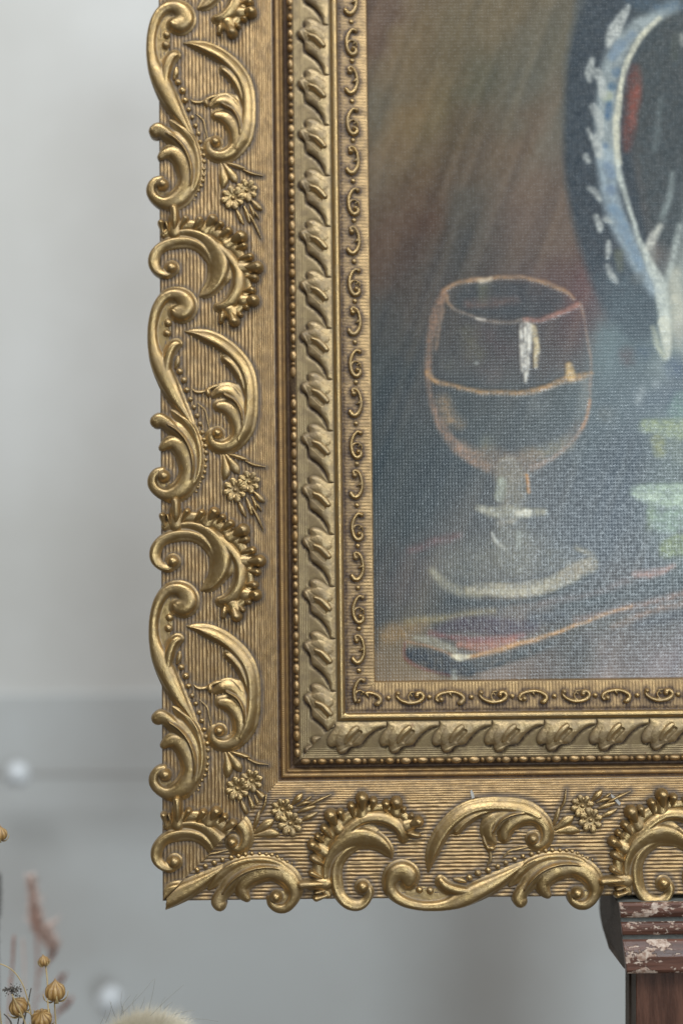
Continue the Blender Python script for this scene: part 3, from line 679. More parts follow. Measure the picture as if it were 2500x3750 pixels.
for p, a in [([(1040, 70, 22), (985, 160, 44), (915, 280, 62), (865, 380, 40), (850, 440, 18)], .95), ([(695, 575, 24), (665, 690, 36), (672, 775, 20)], .9), ([(740, 690, 44), (780, 790, 40), (800, 900, 40)], .8), ([(710, 1020, 36), (750, 1120, 46), (770, 1210, 40)], .75), ([(650, 1245, 16), (690, 1325, 28)], .9), ([(775, 1275, 36), (740, 1350, 44), (770, 1480, 48)], .85), ([(635, 1500, 28), (660, 1540, 24)], .9)]:
    paint(Z1, p, wh, a, 5, 0.4, 1.2)
for p, a in [([(660, 235, 18), (720, 270, 32), (765, 335, 22)], .85), ([(730, 520, 30), (768, 600, 36), (770, 640, 14)], .95), ([(820, 530, 36), (870, 560, 20)], .7), ([(850, 745, 20), (850, 820, 28), (842, 900, 14)], .95), ([(850, 980, 24), (890, 1070, 34), (925, 1125, 22)], .8)]:
    paint(Z2, p, wh, a, 5, 0.4, 1.2)
paint(Z1, [(1340, 180, 20), (1200, 305, 26), (1120, 430, 30), (1050, 560, 24), (1000, 700, 24), (965, 850, 26), (945, 1000, 34), (930, 1200, 32), (935, 1400, 30), (950, 1568, 30)], (198, 194, 172), .95, 4, .3, 1.5)
paint(Z2, [(940, -20, 28), (965, 130, 30), (1000, 250, 28), (1040, 400, 24), (1090, 560, 22), (1130, 690, 24), (1200, 850, 36), (1270, 1000, 48), (1330, 1130, 60), (1370, 1300, 64), (1395, 1500, 60)], (186, 190, 180), .92, 5, .3, 1.5)
# red patch and greys inside the handle's loop
paint(Z1, [(1110, 640, 30), (1100, 760, 60), (1090, 900, 72), (1070, 1080, 68), (1045, 1250, 62), (1030, 1430, 30)], (104, 66, 60), .85, 10, .4)
paint(Z1, [(1145, 830, 20), (1115, 920, 32), (1090, 1050, 30), (1080, 1180, 26)], (134, 80, 70), .8, 10, .4)
for z, p, c_, a in [(Z1, [(1350, 950, 24), (1330, 1150, 34), (1290, 1430, 30)], (104, 112, 112), .6), (Z1, [(1500, 350, 40), (1480, 550, 40)], (78, 82, 76), .5), (Z1, [(1560, 330, 20), (1565, 420, 22)], (180, 180, 170), .8), (Z2, [(1465, 90, 22), (1430, 320, 34), (1370, 520, 34)], (124, 132, 130), .8), (Z2, [(1350, 590, 30), (1290, 700, 44), (1235, 800, 36)], (188, 186, 174), .9), (Z2, [(1260, 820, 40), (1280, 920, 30)], (140, 140, 132), .7), (Z2, [(1540, 600, 30), (1490, 800, 36), (1440, 1000, 32), (1395, 1160, 20)], (160, 166, 160), .85)]:
    paint(z, p, c_, a, 7, .45)
paint(Z4, [(1380, -40, 66), (1400, 100, 56), (1425, 280, 22)], (194, 194, 178), .95, 5, .3, 1.5)
paint(Z4, [(1275, 0, 22), (1320, 150, 28), (1390, 290, 24)], (172, 174, 154), .85, 5, .4, 1)
paint(Z4, [(1500, 120, 60), (1540, 20, 70)], (150, 150, 140), .7, 14)
for p, c_, a, w in [([(850, 120, 130), (800, 330, 90)], (104, 120, 122), .6, 30), ([(1030, 250, 60), (1040, 310, 50)], (84, 68, 70), .75, 16), ([(1180, 230, 50)], (60, 74, 92), .6, 20), ([(1170, 590, 28), (1140, 700, 34)], (150, 156, 156), .75, 12), ([(1310, 545, 34)], (160, 166, 168), .75, 10), ([(820, 540, 40), (900, 300, 40)], (112, 124, 126), .5, 20), ([(1330, 380, 50), (1400, 420, 50)], (128, 138, 140), .6, 18), ([(1500, 380, 90)], (72, 86, 108), .7, 24), ([(820, 830, 60)], (112, 110, 100), .5, 24)]:
    paint(Z4, p, c_, a, w, .5)
# leaves at the right
for z, p, c_, a in [(Z4, [(1500, 800, 90), (1560, 700, 90)], (112, 134, 126), .8), (Z4, [(1220, 940, 66), (1350, 950, 80), (1568, 980, 110)], (138, 148, 118), .95), (Z4, [(1320, 1090, 70), (1340, 1180, 60)], (142, 142, 96), .65), (Z4, [(1480, 1150, 90), (1568, 1250, 80)], (108, 116, 108), .7), (Z6, [(1120, 0, 60), (1250, 20, 90), (1420, 40, 110), (1568, 40, 120)], (156, 172, 150), .95), (Z6, [(1280, 180, 60), (1330, 290, 80), (1480, 270, 110), (1568, 250, 110)], (132, 150, 134), .95), (Z6, [(1260, 130, 20), (1240, 340, 26)], (96, 110, 76), .6), (Z6, [(1400, 560, 66), (1480, 520, 90), (1568, 500, 110)], (122, 134, 94), .92), (Z6, [(1150, 40, 30), (1300, 50, 30)], (186, 198, 172), .6)]:
    paint(z, p, c_, a, 9, .5, .6)
# the goblet
paint(Z3, [(840, 120, 160), (840, 200, 180)], (58, 66, 70), .0, 10)
paint(Z3, [(500, 215, 130), (840, 215, 160), (1150, 225, 110)], (54, 62, 68), .6, 16, .2)
paint(Z3, [(500, 1050, 230), (800, 1150, 320), (1120, 1080, 230)], (58, 68, 70), .5, 40, .2)
paint(Z3, [(520, 560, 260), (800, 620, 260), (1150, 600, 240)], (74, 72, 70), .4, 50, .4)
for p, c_, a, w in [([(480, 250, 30), (650, 245, 34), (860, 225, 26)], (118, 90, 80), .55, 12), ([(610, 110, 44), (600, 210, 36)], (106, 104, 82), .6, 14), ([(480, 500, 60), (530, 660, 66)], (98, 94, 74), .5, 26), ([(640, 520, 60), (800, 640, 60)], (78, 64, 66), .5, 30), ([(680, 830, 90)], (98, 86, 82), .45, 26), ([(320, 760, 60)], (104, 102, 92), .45, 22), ([(550, 742, 14)], (168, 174, 170), .85, 5), ([(280, 1060, 50), (320, 1190, 50), (400, 1230, 36)], (150, 122, 92), .8, 18), ([(1050, 1090, 70)], (118, 120, 118), .5, 26), ([(620, 1410, 60)], (116, 116, 96), .55, 20), ([(1430, 900, 30), (1440, 1040, 50), (1400, 1180, 40)], (124, 124, 118), .75, 16),
                    ([(960, 1490, 40), (1120, 1470, 56), (1290, 1400, 50)], (122, 116, 98), .85, 16), ([(400, 1420, 46), (560, 1510, 50)], (152, 124, 102), .85, 16), ([(1380, 1250, 40), (1300, 1380, 40)], (112, 96, 84), .5, 16)]:
    paint(Z3, p, c_, a, w, .5)
rimc = (158, 126, 98)
paint(Z3, [(350, 282, 10), (312, 240, 12), (305, 190, 16), (285, 140, 16), (400, 85, 18), (560, 56, 20), (700, 42, 17), (850, 36, 17), (1000, 52, 17), (1120, 84, 18), (1250, 140, 18), (1345, 205, 10)], rimc, .9, 4, .4, .8)
paint(Z3, [(575, 62, 18), (660, 52, 18)], (196, 180, 156), .9, 5, .3, 1)
paint(Z3, [(350, 282, 12), (450, 330, 14), (560, 376, 12), (700, 396, 14), (850, 398, 16), (960, 384, 16)], (142, 126, 112), .75, 4, .45, .6)
paint(Z3, [(545, 374, 9), (605, 378, 9)], (206, 198, 186), .9, 3)
paint(Z3, [(940, 384, 20), (1060, 382, 18), (1180, 345, 20), (1290, 300, 20), (1370, 255, 22)], (154, 112, 100), .85, 4, .4, .8)
paint(Z3, [(275, 165, 30), (222, 310, 38), (188, 450, 34), (158, 620, 24), (148, 800, 22), (156, 950, 20), (196, 1120, 28), (268, 1280, 36), (376, 1425, 40), (500, 1530, 30), (640, 1600, 34)], (142, 112, 92), .8, 7, .5)
paint(Z3, [(275, 300, 12), (235, 480, 14), (212, 620, 10)], (150, 122, 100), .75, 5, .5)
paint(Z3, [(1395, 250, 12), (1435, 420, 10), (1470, 600, 10), (1486, 800, 10), (1472, 950, 10), (1462, 1130, 10), (1412, 1262, 12), (1292, 1420, 16), (1150, 1530, 20), (1000, 1600, 24)], (146, 124, 110), .85, 4, .45)
paint(Z3, [(1478, 1040, 9), (1450, 1170, 12), (1408, 1275, 9)], (178, 130, 96), .9, 4, .4)
paint(Z3, [(150, 815, 20), (215, 888, 20), (330, 915, 18), (450, 950, 18), (600, 976, 18), (750, 986, 20), (900, 984, 20), (1020, 965, 20), (1130, 930, 22), (1250, 880, 28), (1330, 868, 28), (1430, 840, 22), (1495, 820, 8)], (176, 136, 94), .82, 5, .45, 1.0)
paint(Z3, [(1300, 760, 24), (1312, 840, 40)], (198, 166, 116), .92, 5, .3, 1.2)
paint(Z3, [(1010, 440, 24), (1040, 600, 24), (1030, 760, 16)], (202, 184, 146), .9, 4, .45, 1.5)
for dx_, y0_, y1_, a_ in ((-34, 418, 800, .9), (-8, 408, 890, .95), (20, 414, 850, .92), (44, 425, 640, .85)):
    paint(Z3, [(950 + dx_, y0_, 13), (946 + dx_, (y0_ + y1_) / 2, 15), (950 + dx_ * .7, y1_, 11)], (222, 216, 202), a_, 4, .5, 1.4)
paint(Z3, [(735, 1536, 8), (840, 1526, 14)], (204, 204, 198), .95, 3, .2, 1)
# its stem and foot
for p, c_, a, w in [([(640, 1010, 50), (740, 1060, 70), (850, 1020, 50)], (122, 104, 88), .7, 16), ([(730, 1060, 50), (745, 1110, 70), (745, 1200, 70)], (120, 114, 100), .82, 12), ([(700, 1130, 26), (690, 1195, 28)], (144, 148, 132), .85, 6), ([(822, 1098, 8), (830, 1180, 7)], (178, 124, 72), .95, 3), ([(590, 1258, 16), (660, 1275, 26), (760, 1275, 28), (905, 1274, 14)], (150, 146, 128), .92, 6), ([(770, 1282, 14), (825, 1280, 18)], (214, 208, 188), .95, 4), ([(610, 1262, 16)], (168, 164, 146), .7, 5), ([(740, 1330, 60), (760, 1400, 80), (750, 1480, 90)], (112, 110, 100), .75, 14),
                    ([(655, 1375, 6), (672, 1420, 10), (715, 1450, 5)], (212, 212, 202), .95, 3), ([(690, 1330, 10), (760, 1318, 10)], (160, 152, 136), .7, 5), ([(785, 1372, 10), (780, 1440, 14)], (158, 164, 156), .85, 5), ([(650, 1440, 8)], (30, 40, 44), .9, 3)]:
    paint(H2, p, c_, a, w, .4, .8)
paint(H3, [(480, 620, 90), (650, 600, 110), (850, 590, 110), (1000, 620, 70)], (108, 106, 96), .62, 36, .4)
paint(H3, [(370, 640, 18), (420, 700, 22), (520, 742, 20), (600, 758, 14)], (140, 134, 114), .9, 9, .4)
paint(H3, [(540, 728, 16), (650, 728, 34), (760, 735, 38), (880, 722, 40), (980, 685, 42), (1060, 640, 42), (1128, 605, 32), (1120, 560, 14), (1050, 530, 8)], (164, 154, 130), .8, 9, .5, 1.0)
paint(H3, [(620, 738, 12), (760, 742, 20), (880, 728, 20)], (186, 178, 154), .7, 7, .5, 1.0)
paint(H3, [(1000, 660, 26), (1080, 622, 30), (1130, 615, 20)], (136, 124, 106), .6, 8, .4)
paint(H3, [(600, 690, 5), (760, 690, 5), (900, 665, 6), (1000, 620, 5)], (60, 62, 64), .7, 4)
paint(H3, [(440, 790, 12), (640, 800, 14), (850, 780, 10), (1000, 730, 8), (1120, 670, 8)], (42, 50, 54), .75, 8, .3)
# cloth streaks and the knife
for p, c_, a, w in [([(260, 545, 10), (400, 495, 16), (500, 472, 10)], (118, 80, 80), .6, 12), ([(1000, 810, 30), (1300, 745, 40), (1600, 670, 40)], (56, 66, 70), .7, 24), ([(880, 800, 8), (1150, 745, 10), (1300, 690, 14)], (128, 106, 100), .55, 10), ([(1340, 660, 14), (1430, 650, 20), (1520, 620, 8)], (176, 136, 124), .8, 8), ([(1050, 880, 10), (1250, 830, 12), (1600, 745, 14)], (144, 112, 98), .8, 8), ([(1230, 905, 12), (1400, 840, 14), (1600, 790, 14)], (150, 116, 96), .75, 9), ([(1350, 900, 22), (1600, 840, 26)], (62, 66, 74), .65, 14), ([(900, 950, 20), (1150, 900, 24), (1300, 870, 20)], (72, 70, 62), .65, 16),
                    ([(250, 885, 18), (450, 862, 16), (660, 832, 8)], (132, 118, 82), .85, 10), ([(150, 950, 46), (250, 930, 40), (330, 905, 16)], (142, 112, 72), .75, 18), ([(400, 925, 18), (500, 895, 34), (600, 900, 40), (720, 910, 40), (850, 910, 24)], (66, 56, 66), .9, 10), ([(850, 870, 30), (1000, 850, 20)], (56, 62, 72), .7, 14), ([(360, 940, 10), (500, 965, 14), (650, 975, 18), (800, 950, 14)], (124, 74, 72), .8, 7), ([(500, 995, 16), (620, 1005, 22), (760, 972, 14)], (160, 108, 90), .85, 7), ([(540, 1055, 8), (640, 1035, 12), (760, 1000, 12), (900, 955, 11), (1010, 918, 10), (1150, 865, 7), (1320, 808, 5)], (190, 142, 92), .92, 4),
                    ([(290, 962, 14), (380, 985, 20), (470, 1018, 16)], (138, 132, 114), .9, 5), ([(250, 975, 5), (400, 1015, 5), (470, 1048, 6)], (178, 128, 92), .7, 3), ([(265, 1035, 30), (350, 1062, 46), (440, 1095, 46), (540, 1110, 34)], (40, 46, 54), .95, 7), ([(540, 1100, 28), (700, 1060, 30), (850, 1020, 26), (950, 985, 12)], (56, 62, 64), .85, 9), ([(238, 985, 5), (240, 1060, 8), (330, 1110, 7), (450, 1140, 5)], (112, 66, 62), .75, 4), ([(465, 1052, 8), (505, 1058, 16), (545, 1052, 8)], (220, 210, 180), .97, 4), ([(475, 1125, 12), (478, 1175, 14)], (150, 152, 142), .8, 5), ([(540, 1135, 6), (700, 1085, 7)], (36, 48, 58), .7, 5)]:
    paint(H3, p, c_, a, w, .4, .5)
def soften(a, n):
    for _ in range(n):
        p = np.pad(a, ((1, 1), (1, 1)) + ((0, 0),) * (a.ndim - 2), 'edge')
        a = (p[1:-1, 1:-1] * 2 + p[:-2, 1:-1] + p[2:, 1:-1] + p[1:-1, :-2] + p[1:-1, 2:]) / 6
    return a
IMG = soften(IMG, 1); IMPS = soften(IMP, 3)
grey = IMG.mean(2, keepdims=True); IMG = grey + (IMG - grey) * 0.98
IMG = np.clip(IMG, 8, 245)
COL = lin_np(IMG) * 1.18
zc = -66.0
pu = np.empty_like(PXX); pv = np.empty_like(PXX)
X_, Y_ = (PXX - 1250) * math.cos(ROLL) - (PYY - 1875) * math.sin(ROLL), (PXX - 1250) * math.sin(ROLL) + (PYY - 1875) * math.cos(ROLL)
t_ = (zc - CT * FL) / (-CT * FL - ST * Y_)
pu = t_ * X_; pv = -((t_ * FL - FL) * ST - t_ * Y_ * CT)
V = np.stack([pu - OX, -pv - OY, zc + IMPS * 1.0 + (DRY - .5) * np.clip(IMPS, 0, 1) * 0.7], -1).reshape(-1, 3)
i = np.arange(IH * IW).reshape(IH, IW)
Fc = np.stack([i[:-1, :-1], i[1:, :-1], i[1:, 1:], i[:-1, 1:]], -1).reshape(-1, 4)
# give the canvas its thickness: turned-over edges and a back
rim = np.concatenate([i[0, :], i[1:, -1], i[-1, -2::-1], i[-2:0:-1, 0]])
nV = len(V); back = V[rim].copy(); back[:, 2] = zc - 90
rk = np.arange(len(rim)); rn = np.roll(rk, -1)
sidef = np.stack([rim[rn], rim[rk], nV + rk, nV + rn], -1)[:, ::-1]
V = np.vstack([V, back]); COLV = np.vstack([COL.reshape(-1, 3), np.full((len(rim), 3), 0.35)])
g = NT('oil_paint_on_canvas')
col = g.attr('paint', 'Color')
sp = 2 * math.pi
def wavetex(ax, period, dist):
    n = g.n.new('ShaderNodeTexWave'); n.wave_type = 'BANDS'; n.bands_direction = ax; n.wave_profile = 'SIN'
    n.inputs['Scale'].default_value = 0.314159 / (period * K) ; n.inputs['Distortion'].default_value = dist; n.inputs['Detail'].default_value = 2; n.inputs['Detail Scale'].default_value = 2.2
    g.l.new(g.tc.outputs['Object'], n.inputs['Vector']); return n.outputs['Fac']
wx_, wy_ = wavetex('X', 11.5, 1.4), wavetex('Y', 12.5, 1.4)
weave = g.math('MULTIPLY', wx_, wy_)
nz = g.noise(2500, 3, 0.6); nb = g.noise(420, 3, .6)
amp = g.ramp(nb, 0.35, 0.65, 0.55, 1.0)
hgt = g.math('ADD', g.math('MULTIPLY', weave, amp), g.math('MULTIPLY', nz, 0.35))
M_PAINT = g.set(Base_Color=col, Roughness=g.ramp(nb, 0.3, 0.7, 0.20, 0.30), Specular_IOR_Level=0.38, Normal=g.bump(hgt, 0.000088, 0.85))
PT = obj('oil_painting', mesh('oil_painting', V, np.vstack([Fc, sidef]), M_PAINT, True, {'paint': COLV}))
PT.matrix_world = FRM.matrix_world.copy()
tag(PT, 'still life oil painting on canvas with goblet, jug handle and knife inside the gold frame', 'painting')

# ------------------------------------------------------------------ the easel that carries the frame
w = NT('worn_varnished_wood')
gr = w.noise(60, 5, .6, vec=w.vec((0.5, 1, 6))); ch = w.noise(95, 4, .62, vec=w.vec((0.75, 1, 1.5)))
ch2 = w.noise(700, 3, .6)
ch3 = w.noise(230, 4, .65, vec=w.vec((0.6, 1, 1.6)))
chip = w.ramp(w.math('MAXIMUM', w.math('ADD', ch, w.math('MULTIPLY', ch2, .14)), w.math('SUBTRACT', w.math('ADD', ch3, w.math('MULTIPLY', ch2, .1)), 0.04)), 0.595, 0.625)
brown = w.mix(w.ramp(gr, .3, .7), (0.06, 0.026, 0.018, 1), (0.155, 0.07, 0.048, 1))
pale = w.mix(w.ramp(w.noise(420, 4, .65), .35, .65), (0.30, 0.18, 0.13, 1), (0.62, 0.50, 0.41, 1))
M_CHIP = w.set(Base_Color=w.mix(chip, brown, pale), Roughness=w.ramp(chip, 0, 1, .34, .6), Normal=w.bump(w.math('ADD', w.math('MULTIPLY', chip, -.8), w.math('MULTIPLY', gr, .35)), 0.0006, .8))
w = NT('red_brown_post_wood')
gr = w.noise(90, 5, .62, vec=w.vec((3, 1, .35))); gr2 = w.noise(1200, 3, .6, vec=w.vec((1, 1, .2)))
M_POST = w.set(Base_Color=w.mix(w.ramp(gr, .3, .72), (0.055, 0.022, 0.013, 1), (0.135, 0.06, 0.038, 1)), Roughness=.42, Normal=w.bump(w.math('ADD', gr, gr2), 0.0003, .5))
w = NT('dark_end_grain')
M_END = w.set(Base_Color=w.mix(w.noise(500, 4, .65, vec=w.vec((1, .3, 1))), (0.045, 0.034, 0.027, 1), (0.15, 0.115, 0.09, 1)), Roughness=.7, Normal=w.bump(w.noise(900, 4), 0.0008, .7))
w = NT('grime_in_groove')
M_GRIME = w.set(Base_Color=w.mix(w.noise(600, 3), (0.06, 0.06, 0.055, 1), (0.16, 0.17, 0.16, 1)), Roughness=.8)
DE = 5070.0
ES = empty('easel', wpt(2500, 3900, DE + 150), 'worn reddish wooden easel ledge and post with chipped paint, under the gold frame', 'easel')
def bar(name, x0, x1, prof, mat, par, endmat=None, slope=0.0):
    # prof: closed (depth behind the front plane, photo row) outline, swept from photo column x0 to x1
    P = []
    for dep, row in prof:
        a = wpt(x0, row, DE); b = wpt(x1, row, DE)
        P.append((a.x + (slope * (row - prof[0][1]) * K if dep < 100 else 0), a.y + dep * K, a.z, b.x))
    n = len(P); V = [(p[0], p[1], p[2]) for p in P] + [(p[3], p[1], p[2]) for p in P]
    Fc = [(k, (k + 1) % n, n + (k + 1) % n, n + k) for k in range(n)] + [tuple(range(n))[::-1], tuple(range(n, 2 * n))]
    base = par.matrix_world.translation if par else Vector((0, 0, 0))
    V = [(a - par.location.x, b - par.location.y, c_ - par.location.z) for a, b, c_ in V]
    me = mesh(name, V, Fc, mat, False, scale=1.0)
    if endmat: me.materials.append(endmat); me.polygons[n].material_index = 1; me.polygons[n + 1].material_index = 1
    o = obj(name, me, par); m = o.modifiers.new('bevel', 'BEVEL'); m.width = 0.0006; m.segments = 2; m.limit_method = 'ANGLE'
    return o
XE = 3080
bar('ledge_block', 2266, XE, [(14, 3312), (14, 3556), (50, 3563), (210, 3540), (330, 3500), (385, 3468), (400, 3440), (400, 3312)], M_GRIME, ES, M_END, .10)
bar('top_fillet', 2266, XE, [(2, 3308), (-2, 3316), (-2, 3344), (4, 3360), (14, 3366), (20, 3366), (20, 3308)], M_CHIP, ES, M_CHIP, .10)
bar('half_round', 2273, XE, [(14, 3380), (4, 3384), (-1, 3396), (-1, 3410), (4, 3424), (14, 3430), (20, 3430), (20, 3380)], M_CHIP, ES, M_CHIP, .10)
bar('base_moulding', 2279, XE, [(14, 3444), (6, 3450), (-2, 3462), (-12, 3476), (-16, 3500), (-16, 3548), (-10, 3562), (6, 3566), (20, 3566), (20, 3444)], M_CHIP, ES, M_CHIP, .10)
bar('post', 2334, 2990, [(36, 3562), (36, 4700), (120, 4700), (120, 3562)], M_POST, ES, M_END)
bar('post_backing', 2326, 2998, [(121, 3540), (121, 4700), (190, 4700), (190, 3540)], M_END, ES, M_END)

# ------------------------------------------------------------------ string of lights on the wall
w = NT('frosted_white_plastic'); M_BULB = w.set(Base_Color=(0.82, 0.85, 0.88, 1), Roughness=.4, Subsurface_Weight=0.0)
w = NT('grey_wire'); M_WIRE = w.set(Base_Color=(0.36, 0.35, 0.33, 1), Roughness=.5)
def tube(name, pts, rad, mat, ns=6, par=None, base=None):
    P = [Vector(p) - (base or Vector()) for p in pts]; V = []; Fc = []
    rad = rad if isinstance(rad, (list, tuple)) else [rad] * len(P)
    for k, p in enumerate(P):
        t = (P[min(k + 1, len(P) - 1)] - P[max(k - 1, 0)]).normalized()
        u = t.cross(Vector((0, 1, 0.01))).normalized(); v = t.cross(u)
        for j in range(ns):
            an = 2 * math.pi * j / ns; V.append(p + (u * math.cos(an) + v * math.sin(an)) * rad[k])
    for k in range(len(P) - 1):
        for j in range(ns): Fc.append((k * ns + j, k * ns + (j + 1) % ns, (k + 1) * ns + (j + 1) % ns, (k + 1) * ns + j))
    Fc += [tuple(range(ns))[::-1], tuple(range((len(P) - 1) * ns, len(P) * ns))]
    return obj(name, mesh(name, V, Fc, mat, True, scale=1.0), par)
def smooth(pts, n): return [Vector(v) for v in crom(np.array([tuple(p) for p in pts]), n)]
def lathe(name, prof, mat, ns=16, ridges=0, amp=0.0, attrs=None):
    V = []; Fc = []
    for r, z in prof:
        for j in range(ns):
            an = 2 * math.pi * j / ns; q = r * (1 - amp * (0.5 + 0.5 * math.cos(ridges * an)) ** 4) if ridges else r
            V.append((q * math.cos(an), q * math.sin(an), z))
    for k in range(len(prof) - 1):
        for j in range(ns): Fc.append((k * ns + j, k * ns + (j + 1) % ns, (k + 1) * ns + (j + 1) % ns, (k + 1) * ns + j))
    Fc += [tuple(range(ns))[::-1], tuple(range((len(prof) - 1) * ns, len(prof) * ns))]
    sm = np.array([(0.5 + 0.5 * math.cos(ridges * 2 * math.pi * j / ns)) ** 2 if ridges else 0.0 for _ in prof for j in range(ns)])
    return mesh(name, V, Fc, mat, True, {'seam': sm}, scale=1.0)
LD = 7900.0
LS = empty('light_string', wpt(70, 2830, LD), 'thin grey wire with white frosted bulbs strung along the wall behind the frame', 'string light')
tube('wire', smooth([wpt(-400, 2842, LD), wpt(70, 2838, LD), wpt(500, 2836, LD), wpt(1000, 2832, LD), wpt(1500, 2850, LD)], 30), 9 * K, M_WIRE, 6, LS, LS.location)
BM = lathe('bulb', [(0.3 * K, 62 * K), (30 * K, 56 * K), (62 * K, 34 * K), (74 * K, 0), (58 * K, -34 * K), (28 * K, -58 * K), (14 * K, -80 * K), (12 * K, -100 * K)], M_BULB, 14)
b1 = obj('bulb', BM, LS, Vector((0, 0, 0)) + (wpt(68, 2835, LD - 70) - LS.location)); b1.rotation_euler = (0, 0.9, 0)
b2 = obj('bulb', BM, LS, wpt(403, 3662, LD - 70) - LS.location); b2.rotation_euler = (0, 0.25, 0); b2.scale = (1, 1, 1.3)
tube('wire', smooth([wpt(700, 3790, LD), wpt(560, 3760, LD), wpt(440, 3720, LD), wpt(412, 3660, LD)], 12), 7 * K, M_WIRE, 6, LS, LS.location)

# ------------------------------------------------------------------ dried flowers in the lower left
w = NT('dry_seed_pod')
pn = w.noise(260, 4, .6); stp = w.noise(420, 3, .6, vec=w.vec((1, 1, .15)))
M_POD = w.set(Base_Color=w.mix(w.ramp(stp, .3, .7), (0.30, 0.165, 0.05, 1), w.mix(w.attr('seam'), w.mix(pn, (0.42, 0.25, 0.085, 1), (0.60, 0.42, 0.19, 1)), (0.16, 0.075, 0.025, 1))), Roughness=.42, Normal=w.bump(stp, .0003, .5))
w = NT('straw'); M_STRAW = w.set(Base_Color=w.mix(w.noise(300, 2), (0.34, 0.24, 0.10, 1), (0.50, 0.38, 0.19, 1)), Roughness=.6)
w = NT('dark_twig'); M_TWIG = w.set(Base_Color=w.mix(w.noise(900, 3), (0.07, 0.06, 0.05, 1), (0.17, 0.15, 0.13, 1)), Roughness=.8)
w = NT('red_dried_grass'); M_RED = w.set(Base_Color=w.mix(w.noise(400, 3), (0.40, 0.19, 0.14, 1), (0.56, 0.33, 0.26, 1)), Roughness=.8)
w = NT('pink_plume'); M_PINK = w.set(Base_Color=w.mix(w.noise(200, 3), (0.72, 0.50, 0.42, 1), (0.92, 0.82, 0.76, 1)), Roughness=.85)
w = NT('grey_hair'); M_HAIR = w.set(Base_Color=(0.30, 0.27, 0.22, 1), Roughness=.7)
w = NT('bunny_tail_fluff'); M_FLUFF = w.set(Base_Color=w.mix(w.noise(500, 3), (0.66, 0.59, 0.45, 1), (0.84, 0.79, 0.67, 1)), Roughness=.8)
FD = 5150.0; GF = .5102
def fz(x, y, d=FD): return wpt(x * GF, 2700 + y * GF, d)
prof = []
for k in range(19):
    t = k / 18.0
    prof.append((max(0.02, math.sin(math.pi * min(1, t * 1.02)) ** 0.62 * (1 - 0.42 * t) * 1.13 * (1 if t < .66 else 1 - 0.80 * ((t - .66) / .34) ** .8)), t * 2.15 - 1))
def pod(par, at, r, direction, lean=0.0):
    me = lathe('seed_pod', [(q * r, z * r) for q, z in prof], M_POD, 60, 10, 0.13)
    o = obj('seed_pod', me, par, at - par.location); o.rotation_mode = 'QUATERNION'
    o.rotation_quaternion = Vector(direction).to_track_quat('Z', 'Y')
    # papery sepals hugging the base
    for k in range(5):
        an = 2 * math.pi * k / 5 + r * 9000; V = []; Fc = []
        for q in range(6):
            t = q / 5; rr = r * (0.25 + 0.93 * math.sin(t * 1.5) ** .8); z = r * (-1.02 + 1.25 * t * t * .8); wd = 0.30 * math.sin(math.pi * min(1, .25 + t * .75)) * (1 - t) ** .5 + .02
            for sgn in (-1, 0, 1): V.append((rr * math.cos(an + sgn * wd), rr * math.sin(an + sgn * wd), z))
        for q in range(5):
            for j in range(2): Fc.append((q * 3 + j, q * 3 + j + 1, q * 3 + j + 4, q * 3 + j + 3))
        sp_ = obj('sepal', mesh('sepal', V, Fc, M_STRAW, True, scale=1.0), o)
        m = sp_.modifiers.new('solid', 'SOLIDIFY'); m.thickness = 2 * K
    return o
def flax(label, stem, pods):
    e = empty('flax_stem', stem[-1], label, 'dried flower', 'dried flax stems in the lower corner')
    tube('stem', smooth(stem, 24), [2.6 * K] * 24, M_STRAW, 6, e, e.location)
    for at, r, d in pods: pod(e, at, r, d)
    return e
flax('plump golden flax pod with a pointed tip, largest and highest of the three big pods', [fz(392, 1885), fz(397, 1980), fz(402, 2080), fz(395, 2500)], [(fz(398, 1818), 80 * GF * K, (0.02, -.1, 1))])
flax('tilted golden flax pod topped by a dark frizzy tuft', [fz(170, 1940), fz(190, 1965), fz(226, 1990), fz(255, 2060), fz(300, 2500)], [(fz(130, 1928), 74 * GF * K, (-.35, -.35, .8))])
flax('round shiny flax pod cut by the bottom edge, between the tilted and the pointed pods', [fz(305, 2080, FD - 60), fz(310, 2200, FD - 60), fz(320, 2500, FD - 60)], [(fz(302, 2016, FD - 60), 78 * GF * K, (0.1, -.55, .8))])
flax('small slender flax pod standing highest on a straight straw stem', [fz(330, 1640, FD + 90), fz(341, 1740, FD + 60), fz(346, 1900, FD - 30), fz(352, 2060, FD - 60), fz(352, 2500)], [(fz(315, 1602, FD + 90), 42 * GF * K, (-.1, -.1, 1))])
flax('golden flax pod cut off by the left edge beside the wall', [fz(-8, 745, FD - 40), fz(-20, 900, FD - 40), fz(-40, 1500), fz(60, 2500)], [(fz(4, 690, FD - 40), 56 * GF * K, (.05, -.2, 1))])
def straw(label, pts, r=2.2):
    e = empty('straw_stem', pts[-1], label, 'dried stem')
    tube('stem', smooth(pts, 24), r * K, M_STRAW, 6, e, e.location)
straw('pale arching straw curving down past the small pods', [fz(-40, 1615), fz(40, 1640), fz(110, 1690), fz(170, 1785), fz(205, 1900), fz(228, 2010), fz(250, 2400)])
straw('pale straight straw crossing in front of the tilted flax pod', [fz(88, 1845, FD - 160), fz(135, 1940, FD - 160), fz(190, 2070, FD - 160), fz(330, 2450, FD - 160)])
tw = empty('twig', fz(90, 2200), 'dark forked twig with a frizzy dry flower head beside the tilted pod', 'twig')
